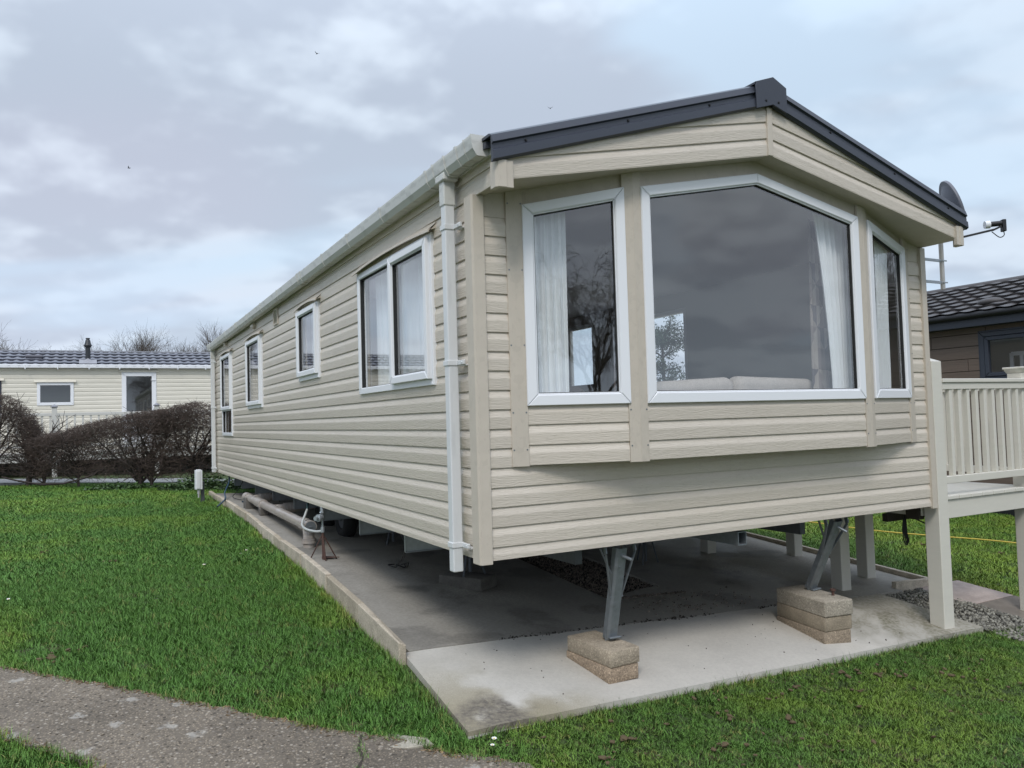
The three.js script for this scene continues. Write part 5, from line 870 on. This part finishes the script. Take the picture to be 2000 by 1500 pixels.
// ------------------------------------------------------------------ hedge, trees, plants
class Twigs { // three-sided tapering twigs gathered into one geometry
  constructor() { this.p = []; this.n = []; }
  seg(a, b, r0, r1) {
    const d = b.clone().sub(a).normalize(), u = (Math.abs(d.y) < 0.9 ? V(0, 1, 0) : V(1, 0, 0)).cross(d).normalize(), v = d.clone().cross(u);
    const A = [], B = [], N = []; for (let k = 0; k < 3; k++) { const t = k * 2.0944, n = u.clone().multiplyScalar(Math.cos(t)).addScaledVector(v, Math.sin(t)); N.push(n); A.push(a.clone().addScaledVector(n, r0)); B.push(b.clone().addScaledVector(n, r1)); }
    for (let k = 0; k < 3; k++) { const j = (k + 1) % 3; for (const [q, n] of [[A[k], N[k]], [A[j], N[j]], [B[j], N[j]], [A[k], N[k]], [B[j], N[j]], [B[k], N[k]]]) { this.p.push(q.x, q.y, q.z); this.n.push(n.x, n.y, n.z); } }
  }
  geo() { const g = new THREE.BufferGeometry(); g.setAttribute('position', new THREE.Float32BufferAttribute(this.p, 3)); g.setAttribute('normal', new THREE.Float32BufferAttribute(this.n, 3)); g.setAttribute('uv', new THREE.Float32BufferAttribute(new Float32Array(this.p.length / 3 * 2), 2)); return g; }
}
const bark = std({ color: lin(0.105, 0.078, 0.064), roughness: 0.95 }), barkDark = std({ color: lin(0.052, 0.041, 0.036), roughness: 0.95 }), barkPale = std({ color: lin(0.10, 0.08, 0.065), roughness: 0.95 });
const wob = (s) => V(rr(-s, s), rr(-s, s), rr(-s, s));
function limb(tw, a, dir, len, r0, r1, steps, bend, out) { let p = a.clone(), d = dir.clone().normalize(); for (let i = 0; i < steps; i++) { const q = p.clone().addScaledVector(d, len / steps); tw.seg(p, q, lerp(r0, r1, i / steps), lerp(r0, r1, (i + 1) / steps)); if (out) out.push([q.clone(), d.clone(), lerp(r0, r1, (i + 1) / steps)]); p = q; d.add(wob(bend)).normalize(); } return [p, d]; }
// clipped bare hedge: spine points [x, z, height, half depth], stems at positions along it
function hedge(label, spine, stems, nTwig, dense) {
  const o = thing('hedge', label, 'hedge', [spine[0][0], 0, spine[0][1]], 'clipped bare hedge behind the left lawn');
  const ox = spine[0][0], oz = spine[0][1];
  const at = (t) => { const k = clamp(t) * (spine.length - 1), i = Math.min(Math.floor(k), spine.length - 2), f = k - i, a = spine[i], b = spine[i + 1]; return a.map((v, q) => lerp(v, b[q], f)); };
  const tr = new Twigs();
  for (const [t, r, sp] of stems) {
    const [x, z, h] = at(t), gy = G(x, z) - 0.06; const base = V(x - ox + rr(-0.05, 0.05), gy, z - oz);
    const nodes = []; const [e, d] = limb(tr, base, V(rr(-0.1, 0.1), 1, rr(-0.1, 0.1)), h * 0.35, r, r * 0.75, 4, 0.12, nodes);
    const nb = 7 + Math.floor(rnd() * 3);
    for (let k = 0; k < nb; k++) { const a = rr(0, 6.28); const n2 = []; limb(tr, nodes[Math.floor(rr(0, nodes.length))][0], V(Math.cos(a) * sp, rr(0.5, 1.2), Math.sin(a) * 0.4), h * rr(0.5, 0.75), r * 0.5, r * 0.16, 6, 0.22, n2); for (const [p, dd, rad] of n2) for (let q = 0; q < 2; q++) limb(tr, p, dd.clone().add(wob(1.0)), rr(0.18, 0.45), rad * 0.6, 0.004, 3, 0.35); }
  }
  mesh('trunk', tr.geo(), barkDark, o);
  const tw = new Twigs();
  for (let i = 0; i < nTwig; i++) {
    const t = rnd(), [x, z, h, w] = at(t), gy = G(x, z);
    const top = rnd() < dense; const yy = top ? 1 - Math.pow(rnd(), 1.3) * 0.3 : Math.pow(rnd(), 0.75) * 0.8 + 0.1;
    const side = rr(-1, 1), ww = w * (top ? 1 : 0.85) * (yy < 0.3 ? 0.7 : 1);
    let p = V(x - ox + rr(-0.1, 0.1), gy + h * yy * (1 + 0.05 * (fbm(x * 4 + i % 7, side * 2, 2) - 0.5)), z - oz + side * ww);
    if (p.y > gy + h) p.y = gy + h;
    const d = V(rr(-1, 1), top ? rr(-0.6, 0.35) : rr(-0.5, 0.9), rr(-1, 1)), len = top ? rr(0.06, 0.15) : rr(0.15, 0.36);
    limb(tw, p, d, len, top ? 0.0036 : 0.0042, 0.0018, top ? 2 : 3, 0.55);
  }
  mesh('twigs', tw.geo(), bark, o); return o;
}
hedge('tall rounded bare hedge bush at left edge of the photo', [[-4.9, -15.3, 1.85, 0.55], [-4.1, -15.1, 1.9, 0.6], [-3.5, -14.9, 1.82, 0.55], [-3.12, -14.8, 1.45, 0.4], [-3.0, -14.75, 1.1, 0.3]], [[0.3, 0.06, 0.5], [0.72, 0.07, 0.5]], 7000, 0.58);
hedge('long low sloping bare hedge with open twiggy base', [[-3.05, -14.6, 0.92, 0.35], [-2.5, -14.1, 1.08, 0.4], [-1.9, -13.5, 1.28, 0.42], [-1.2, -12.9, 1.44, 0.45], [-0.75, -12.6, 1.5, 0.42]], [[0.08, 0.035, 1.2], [0.38, 0.03, 0.9], [0.78, 0.065, 0.9], [0.88, 0.04, 0.6]], 11500, 0.62);
hedge('tall dense bare hedge bush beside the rear corner of caravan', [[-0.85, -12.7, 1.45, 0.35], [-0.55, -12.6, 1.56, 0.42], [-0.2, -12.5, 1.64, 0.45], [0.5, -12.3, 1.55, 0.5], [1.3, -12.2, 1.5, 0.5]], [[0.45, 0.06, 0.5], [0.8, 0.06, 0.5]], 8200, 0.58);
{ // a long low branch arching along the ground at the left
  const tr = new Twigs(); let p = [[-3.6, 0.12, -14.7], [-3.3, 0.05, -14.4], [-2.9, -0.02, -14.1], [-2.5, 0.0, -13.8], [-2.1, 0.12, -13.5], [-1.8, 0.28, -13.3]].map(([x, y, z]) => V(x, G(x, z) + 0.05 + y, z));
  for (let i = 0; i < p.length - 1; i++) tr.seg(p[i], p[i + 1], 0.022, 0.018);
  tag(mesh('hedge_branch', tr.geo(), barkDark, scene), 'long low bare branch arching along the ground under the hedge', 'branch');
}
function bareTree(label, pos, h, spread, mat, group, droop = 0, lv = 5, thick = 1) {
  const o = thing('bare_tree', label, 'tree', pos, group); const tr = new Twigs(), tw = new Twigs();
  const grow = (p, d, len, r, l) => {
    const nodes = []; const T = l >= lv - 1 ? tr : tw; limb(T, p, d, len, r, r * 0.62, l > 1 ? 5 : 4, 0.10 + 0.04 * (lv - l), nodes);
    if (l <= 0) return;
    const n = l === lv ? 5 : 4;
    for (let k = 0; k < n; k++) { const [q, dd, rad] = nodes[Math.min(nodes.length - 1, Math.max(l === lv ? 1 : 0, nodes.length - 1 - Math.floor(rnd() * (l > 1 ? 3 : 4))))]; const nd = dd.clone().multiplyScalar(1.1).add(wob(spread)); nd.y += l > 1 ? 0.25 : 0.1; nd.y -= droop * (lv - l) * 0.28; grow(q, nd, len * rr(0.6, 0.82), Math.max(rad * 0.72, 0.004 * thick), l - 1); }
  };
  grow(V(0, 0, 0), V(rr(-0.05, 0.05), 1, rr(-0.05, 0.05)), h * 0.3, h * 0.014 * thick, lv);
  mesh('trunk', tr.geo(), mat, o); mesh('crown', tw.geo(), mat, o); return o;
}
const BG = 'bare trees behind the cream caravan';
[[-0.35, -46, 8.2, 0.62, 'tallest bare tree rising right of the black flue', 1.0], [-1.9, -44, 7.6, 0.75, 'small bare tree just right of the black flue', 0.9], [-6.7, -47, 8.8, 0.85, 'bushy bare tree at the far left above the roof', 1.5], [-5.2, -48, 8.0, 0.85, 'low bushy bare treetop right of the leftmost one', 1.4], [1.75, -44, 8.2, 0.7, 'spindly bare tree above right end of the tiled roof', 1.0], [3.2, -43, 7.4, 0.9, 'dense low bare treetop left of the gutter corner', 1.5], [4.7, -43, 8.4, 0.5, 'bare tree partly hidden behind the rear gutter corner', 1.0], [-3.3, -47, 7.0, 0.9, 'very low bare treetop left of the black flue', 1.4], [6.5, -44, 8, 0.8, 'bare tree hidden mostly behind the main caravan', 1.3], [0.8, -47, 7.2, 0.9, 'low bare scrub tree between two spindly trees', 1.3]].forEach(([x, z, h, s, l, th]) => bareTree(l, [x, -0.4, z], h, s, barkPale, BG, 0, 5, th));
// trees mirrored in the bay windows stand behind the photographer
bareTree('drooping bare birch standing in front of the caravan, mirrored in left window', [2.6, -1.1, 19], 8.5, 0.6, barkDark, 'bare birches mirrored in the bay glass', 0.6, 6, 1.0);
bareTree('tall bare birch further right, mirrored in the right bay window', [21, -1.2, 2.6], 9, 0.55, barkDark, 'bare birches mirrored in the bay glass', 0.2, 6, 0.8);
{ // low leafy weeds below the hedge
  const leaf = (() => { const g = new THREE.BufferGeometry(); const p = [0, 0, 0, 0.35, 0.12, 0.45, -0.35, 0.12, 0.45, 0, 0.05, 1.0, 0, -0.02, 0.5]; g.setAttribute('position', new THREE.Float32BufferAttribute(p, 3)); g.setIndex([0, 1, 4, 0, 4, 2, 1, 3, 4, 4, 3, 2]); g.computeVertexNormals(); g.setAttribute('uv', new THREE.Float32BufferAttribute(new Float32Array(10), 2)); return g; })();
  const mats = [[0.045, 0.085, 0.025], [0.07, 0.12, 0.04]].map((c) => std({ color: lin(...c), roughness: 0.55, side: THREE.DoubleSide }));
  const patch = (label, cx, cz, rx, rz, n, h) => { const im = new THREE.InstancedMesh(leaf, mats[0], n), m = new THREE.Matrix4(), q = new THREE.Quaternion(), c = new THREE.Color(); for (let i = 0; i < n; i++) { const a = rr(0, 6.283), r = Math.sqrt(rnd()), x = cx + Math.cos(a) * r * rx, z = cz + Math.sin(a) * r * rz, s = rr(0.03, 0.075); q.setFromEuler(new THREE.Euler(rr(-0.7, 0.7), rr(0, 6.28), rr(-0.6, 0.6))); m.compose(V(x, G(x, z) - 0.03 + rnd() * h * (1.1 - r), z), q, V(s, s, s)); im.setMatrixAt(i, m); const k = rr(0.5, 1.7); im.setColorAt(i, c.setRGB(k, k, k * rr(0.7, 1.2))); } im.name = numbered('ground_cover'); im.castShadow = im.receiveShadow = true; im.userData = { kind: 'stuff', label, category: 'ground cover' }; scene.add(im); };
  patch('leafy green weeds beneath the hedge near the caravan rear', -0.1, -12.0, 0.85, 0.45, 2600, 0.34);
  patch('sparse green ivy at the foot of the low hedge', -1.5, -12.7, 0.7, 0.25, 700, 0.16);
  patch('green weeds growing behind the rear end of the concrete pad', 1.4, -11.6, 1.2, 0.4, 2000, 0.35);
}
{ // dark evergreen seen through the caravan's far window
  const t = thing('evergreen_tree', 'dark evergreen tree seen through the far window of the caravan', 'tree', [22.5, -1, -26]);
  const tr = new Twigs(), nodes = []; limb(tr, V(0, 0, 0), V(0, 1, 0), 5.2, 0.2, 0.06, 8, 0.04, nodes);
  const tips = []; for (let i = 0; i < 46; i++) { const [p] = nodes[Math.floor(rr(1, 8))]; limb(tr, p, V(rr(-1, 1), rr(0.1, 0.6), rr(-1, 1)), rr(0.9, 2.1), 0.05, 0.012, 5, 0.2, tips); }
  mesh('trunk', tr.geo(), barkDark, t);
  const P = []; for (let i = 0; i < 15000; i++) { const [p] = tips[Math.floor(rnd() * tips.length)], a = p.clone().add(wob(0.28)), u = wob(0.09), v = wob(0.09); P.push(a.x, a.y, a.z, a.x + u.x, a.y + u.y, a.z + u.z, a.x + v.x, a.y + v.y, a.z + v.z); }
  const g = new THREE.BufferGeometry(); g.setAttribute('position', new THREE.Float32BufferAttribute(P, 3)); g.computeVertexNormals(); g.setAttribute('uv', new THREE.Float32BufferAttribute(new Float32Array(P.length / 3 * 2), 2));
  mesh('crown', g, std({ color: lin(0.035, 0.055, 0.03), roughness: 0.9, side: THREE.DoubleSide }), t);
}
// ------------------------------------------------------------------ grass
function inPoly(x, z, P) { let c = false; for (let i = 0, j = P.length - 1; i < P.length; j = i++) if ((P[i][1] > z) !== (P[j][1] > z) && x < (P[j][0] - P[i][0]) * (z - P[i][1]) / (P[j][1] - P[i][1]) + P[i][0]) c = !c; return c; }
const pathPoly = [...span(0, 1, 60).map((s) => pathP(s, 0.03)), ...span(1, 0, 60).map((s) => pathP(s, 0.97))];
const bare = (x, z) => (x > -0.262 && x < 5.52 && z < -0.75 && z > -10.45) || (x > -0.27 && x < 4.56 && z >= -0.8 && z < apronF(x) + 0.004) || (x > 4.5 && x < 5.92 && z > -1.05 && z < 0.14 - (x - 4.55) * 0.05) || inPoly(x, z, pathPoly);
{
  const tuft = (n, spread, h0, h1, bw, lay) => {
    const pos = [], nor = [];
    for (let i = 0; i < n; i++) {
      const a = rr(0, 6.283), r = Math.sqrt(rnd()) * spread, bx = Math.cos(a) * r, bz = Math.sin(a) * r, h = rr(h0, h1), la = rr(0, 6.283), ln = rr(0.15, lay), w = bw * rr(0.7, 1.25), fa = rr(0, 6.283);
      const wx = Math.cos(fa) * w, wz = Math.sin(fa) * w; const P = []; for (let k = 0; k <= 3; k++) { const t = k / 3, y = h * t * (1 - 0.25 * ln * t), o = h * ln * t * t; P.push([bx + Math.cos(la) * o, y, bz + Math.sin(la) * o, 1 - t * t]); }
      const n0 = V(-wz, 0, wx).normalize().multiplyScalar(0.55).add(V(0, 0.8, 0)).normalize();
      for (let k = 0; k < 3; k++) { const A = P[k], B = P[k + 1], q = [[A[0] - wx * A[3], A[1], A[2] - wz * A[3]], [A[0] + wx * A[3], A[1], A[2] + wz * A[3]], [B[0] + wx * B[3], B[1], B[2] + wz * B[3]], [B[0] - wx * B[3], B[1], B[2] - wz * B[3]]]; for (const j of k < 2 ? [0, 1, 2, 0, 2, 3] : [0, 1, 2]) { pos.push(...q[j]); nor.push(n0.x, n0.y, n0.z); } }
    }
    const g = new THREE.BufferGeometry(); g.setAttribute('position', new THREE.Float32BufferAttribute(pos, 3)); g.setAttribute('normal', new THREE.Float32BufferAttribute(nor, 3)); g.setAttribute('uv', new THREE.Float32BufferAttribute(new Float32Array(pos.length / 3 * 2), 2)); return g;
  };
  const gm = new THREE.MeshStandardMaterial({ color: lin(0.158, 0.285, 0.042), roughness: 0.6, side: THREE.DoubleSide });
  const field = (label, geo, list) => { const im = new THREE.InstancedMesh(geo, gm, list.length), m = new THREE.Matrix4(), q = new THREE.Quaternion(), c = new THREE.Color(); list.forEach(([x, z, s, r, g, b, sy], i) => { q.setFromEuler(new THREE.Euler(rr(-0.12, 0.12), rr(0, 6.283), rr(-0.12, 0.12))); m.compose(V(x, lawnY(x, z) - 0.004, z), q, V(s, s * (sy || 1), s)); im.setMatrixAt(i, m); im.setColorAt(i, c.setRGB(r, g, b)); }); im.name = numbered('grass'); im.castShadow = im.receiveShadow = true; im.userData = { kind: 'stuff', label, category: 'grass' }; scene.add(im); };
  const shade = (x, z) => { // natural colour patches
    const a = fbm(x * 1.1 + 5, z * 1.1 + 9, 4), b = fbm(x * 4 + 60, z * 4 + 20, 3), y = sst(0.42, 0.68, a * 0.6 + b * 0.4), k = 0.86 + 0.36 * rnd();
    let r = lerp(0.68, 1.12, y), g = lerp(0.86, 1.08, y), bl = lerp(0.9, 0.95, y);
    if (x > 0 && z > 0) { r *= 1.06; g *= 0.97; } if (x > 5.5) { r *= 1.25; g *= 1.08; }
    if (rnd() < 0.035) { r = 1.8; g = 1.05; bl = 1.9; }
    return [r * k, g * k, bl * k];
  };
  const areas = [ // x0,x1,z0,z1, tufts per m2, size
    ['short lush green grass of the left lawn near the path', -4.4, -0.2, -4.0, 0.7, 1900, 1],
    ['green grass across the middle of left lawn', -5.2, -0.2, -9, -4.0, 1100, 1.1],
    ['green grass at the back of left lawn before the hedge', -6.0, 1.5, -15, -9, 480, 1.35],
    ['grass in the near left corner beside the footpath', -3.6, -1.6, -0.8, 1.6, 1900, 0.95],
    ['mossy green grass in front of the concrete apron', -0.5, 4.6, -0.05, 2.0, 2000, 0.95],
    ['grass beyond the gravel bed at right edge', 4.4, 6.6, 0.0, 1.6, 1000, 1],
    ['sunlit yellowish grass of the right lawn under the deck', 5.52, 10.2, -7, 0.2, 750, 1.1],
  ];
  const geos = [tuft(14, 0.034, 0.022, 0.058, 0.0017, 1.1), tuft(14, 0.036, 0.02, 0.052, 0.0018, 1.5), tuft(12, 0.03, 0.025, 0.07, 0.0016, 0.9)];
  const fgeos = [tuft(16, 0.045, 0.02, 0.050, 0.0025, 1.1), tuft(16, 0.045, 0.018, 0.046, 0.0025, 1.5)];
  for (const [label, x0, x1, z0, z1, dens, sc] of areas) {
    const n = Math.round((x1 - x0) * (z1 - z0) * dens), L3 = [[], [], []], far = sc > 1.05;
    for (let i = 0; i < n; i++) {
      const x = rr(x0, x1), z = rr(z0, z1); if (bare(x, z)) continue; if (label.includes('near left corner') && x > -1.0) continue;
      if (label.includes('left lawn near') && (z > -0.2 && inPoly(x, z, [[-3.6, -0.8], [-1.6, -0.8], [-1.6, 1.6], [-3.6, 1.6]]) && !inPoly(x, z, [[-2.4, -1.7], [-0.15, 0.7], [-0.15, -1.7]]))) continue;
      const th = fbm(x * 2.5 + 3, z * 2.5 + 8, 4); if (th < 0.36 && rnd() < 0.35) continue;
      const edge = bare(x + 0.05, z) || bare(x - 0.05, z) || bare(x, z - 0.05) || bare(x, z + 0.05);
      const short = x > -0.3 && z > 0 ? 0.72 : 1, c = shade(x, z); if (edge && rnd() < 0.35) { c[0] *= 1.5; c[2] *= 1.3; }
      L3[Math.floor(rnd() * 3)].push([x, z, sc * rr(0.8, 1.2), ...c, short * (edge ? rr(0.8, 1.9) : rr(0.75, 1.1)) * (0.82 + 0.2 * th)]);
    }
    L3.forEach((l, k) => field(label, far ? fgeos[k % 2] : geos[k], l));
  }
  { // weeds in the crack across the path
    const lw = []; const cr = [[-0.77, 0.05], [-0.82, 0.16], [-0.83, 0.27], [-0.90, 0.38], [-0.96, 0.52], [-1.02, 0.75], [-1.05, 1.1]];
    for (let i = 0; i < 90; i++) { const [x, z] = curveAt(cr, rnd()); const c = shade(x, z); lw.push([x + rr(-0.012, 0.012), z + rr(-0.012, 0.012), rr(0.8, 1.15), ...c, 1.1]); }
    field('weeds growing in the crack across the footpath', geos[1], lw);
    const pts = span(0, 1, 40).map((t) => curveAt(cr, t)), top = (x, z) => G(x, z) - 0.022 + 0.012 * (fbm(x * 6, z * 6, 4) - 0.5) + 0.003;
    const g = gridSheet([0, 1, 2], span(0, 1, 40), () => 0), p = g.attributes.position; for (let j = 0; j <= 40; j++) for (let i = 0; i < 3; i++) { const [x, z] = pts[j], w = 0.003 + 0.008 * fbm(j * 0.7, 3, 3), xx = x + (i - 1) * w; p.setXYZ(j * 3 + i, xx, top(xx, z), z); } g.computeVertexNormals();
    struct('path_crack', g, M.soilDark, 'soil filled crack running across the footpath');
  }
  // tufts of thatch and worm casts
  const clod = (() => { const g = new THREE.IcosahedronGeometry(1, 2), p = g.attributes.position; for (let i = 0; i < p.count; i++) { const v = V(p.getX(i), p.getY(i), p.getZ(i)), k = 0.5 + 0.9 * fbm3(v.x * 2 + 9, v.y * 2 + 5, v.z * 2 + 7, 3, 4); p.setXYZ(i, v.x * k, v.y * k * 0.55, v.z * k); } g.computeVertexNormals(); return g; })();
  const cm = std({ color: lin(0.10, 0.073, 0.038), roughness: 1 });
  const spots = [[-2.18, -1.79], [-2.25, -1.72], [-2.1, -1.86], [-1.85, -4.51], [-2.4, -5.33], [2.52, 0.36], [2.89, 0.52], [3.18, 0.65], [1.22, 0.59], [0.52, 0.67], [1.53, 0.8], [0.26, 0.75], [1.96, 0.46], [2.3, 0.62], [0.9, 0.9], [2.7, 0.4], [1.7, 0.5], [6.6, -1.6], [7.2, -2.2], [6.3, -2.4], [7.6, -1.5], [6.9, -3.1], [8.3, -1.9]];
  const L2 = []; for (const [x, z] of spots) for (let k = 0; k < 4; k++) L2.push([x + rr(-0.06, 0.06), z + rr(-0.06, 0.06), rr(0.006, 0.017)]);
  for (let i = 0; i < 70; i++) { const x = rr(-0.2, 4), z = rr(0.3, 1.3); if (!bare(x, z)) L2.push([x, z, rr(0.005, 0.013)]); }
  const im = new THREE.InstancedMesh(clod, cm, L2.length), m = new THREE.Matrix4(), q = new THREE.Quaternion();
  L2.forEach(([x, z, s], i) => { q.setFromEuler(new THREE.Euler(rr(-0.4, 0.4), rr(0, 6), rr(-0.4, 0.4))); m.compose(V(x, lawnY(x, z) + 0.022, z), q, V(s * 1.4, s, s * 1.2)); im.setMatrixAt(i, m); });
  im.name = 'soil_clods'; im.castShadow = im.receiveShadow = true; im.userData = { kind: 'stuff', label: 'small brown clods of soil and thatch scattered over the lawns', category: 'soil' }; scene.add(im);
}
{ // daisies
  const petal = std({ color: lin(0.75, 0.75, 0.72), roughness: 0.8, side: THREE.DoubleSide }), eye = std({ color: lin(0.6, 0.42, 0.03), roughness: 0.9 });
  const head = (() => { const gs = []; for (let k = 0; k < 11; k++) gs.push(new THREE.CircleGeometry(0.0052, 6).scale(0.55, 1.1, 1).translate(0, 0.0075, 0).rotateX(-1.25).rotateY(k * 0.571).translate(0, 0, 0)); return merge(gs); })();
  let first = null;
  [[-2.57, -3.1, 'white daisy at the left edge of the left lawn'], [-0.62, -4.3, 'daisy near the kerb level with the brown pipe bend'], [-0.7, -4.15, 'second daisy close beside the one level with the pipe bend'], [-0.25, 0.53, 'daisy by the near corner of the pale apron, upper one of two'], [-0.21, 0.47, 'daisy by the near corner of the pale apron, lower one of two'], [-0.02, 0.64, 'lone daisy just right of the near apron corner'], [-1.09, -3.73, 'daisy in the middle of left lawn'], [-1.56, -2.67, 'daisy nearest the footpath in the left lawn'], [0.45, 0.95, 'daisy low in the mossy grass before the apron'], [-1.2, -3.6, 'daisy beside the one in the middle of left lawn']].forEach(([x, z, label]) => {
    let d; if (!first) { d = thing('daisy', 'small white daisy in the grass', 'daisy', [0, 0, 0], 'daisies scattered over the lawns'); mesh('petals', head, petal, d); mesh('eye', new THREE.SphereGeometry(0.004, 8, 6).scale(1, 0.6, 1).translate(0, 0.002, 0), eye, d); mesh('stem', rod([0, -0.07, 0], [0, 0, 0], 0.0012, 0.001, 5), std({ color: lin(0.08, 0.15, 0.03), roughness: 0.7 }), d); first = d; }
    else { d = first.clone(); d.name = numbered('daisy'); scene.add(d); }
    d.userData.label = label; d.position.set(x, lawnY(x, z) + 0.075, z); d.rotation.set(rr(-0.5, 0.3), rr(0, 6), 0); d.scale.setScalar(rr(0.9, 1.3));
  });
}
{ // gulls far off in the sky
  const bm = std({ color: lin(0.12, 0.12, 0.13), roughness: 0.8 });
  [[11.73, 26.16, -48.5, 0.4, 'gull gliding high above the caravan roof at top centre'], [0.25, 18.19, -53.3, 1.2, 'gull flying at left over the hedge, wings raised'], [27.2, 23.0, -43.4, -0.5, 'gull flying high just left of roof peak']].forEach(([x, y, z, a, label]) => {
    const t = thing('gull', label, 'gull', [x, y, z], null, a);
    t.scale.setScalar(0.48);
    const b = new THREE.SphereGeometry(0.07, 10, 8).scale(1, 0.9, 2.6); mesh('body', merge([b, new THREE.ConeGeometry(0.03, 0.1, 8).rotateX(Math.PI / 2).translate(0, 0.01, 0.21), new THREE.ConeGeometry(0.06, 0.16, 6).scale(1, 1, 0.3).rotateX(-Math.PI / 2).translate(0, 0, -0.22)]), bm, t);
    for (const s of [-1, 1]) mesh('wing', ext([[0, -0.06], [0.25, -0.03], [0.5, -0.13], [0.26, 0.08], [0, 0.08]], 0.008).rotateX(-Math.PI / 2).rotateZ(0.45).scale(s, 1, 1), bm, t);
  });
}
renderer.render(scene, camera);
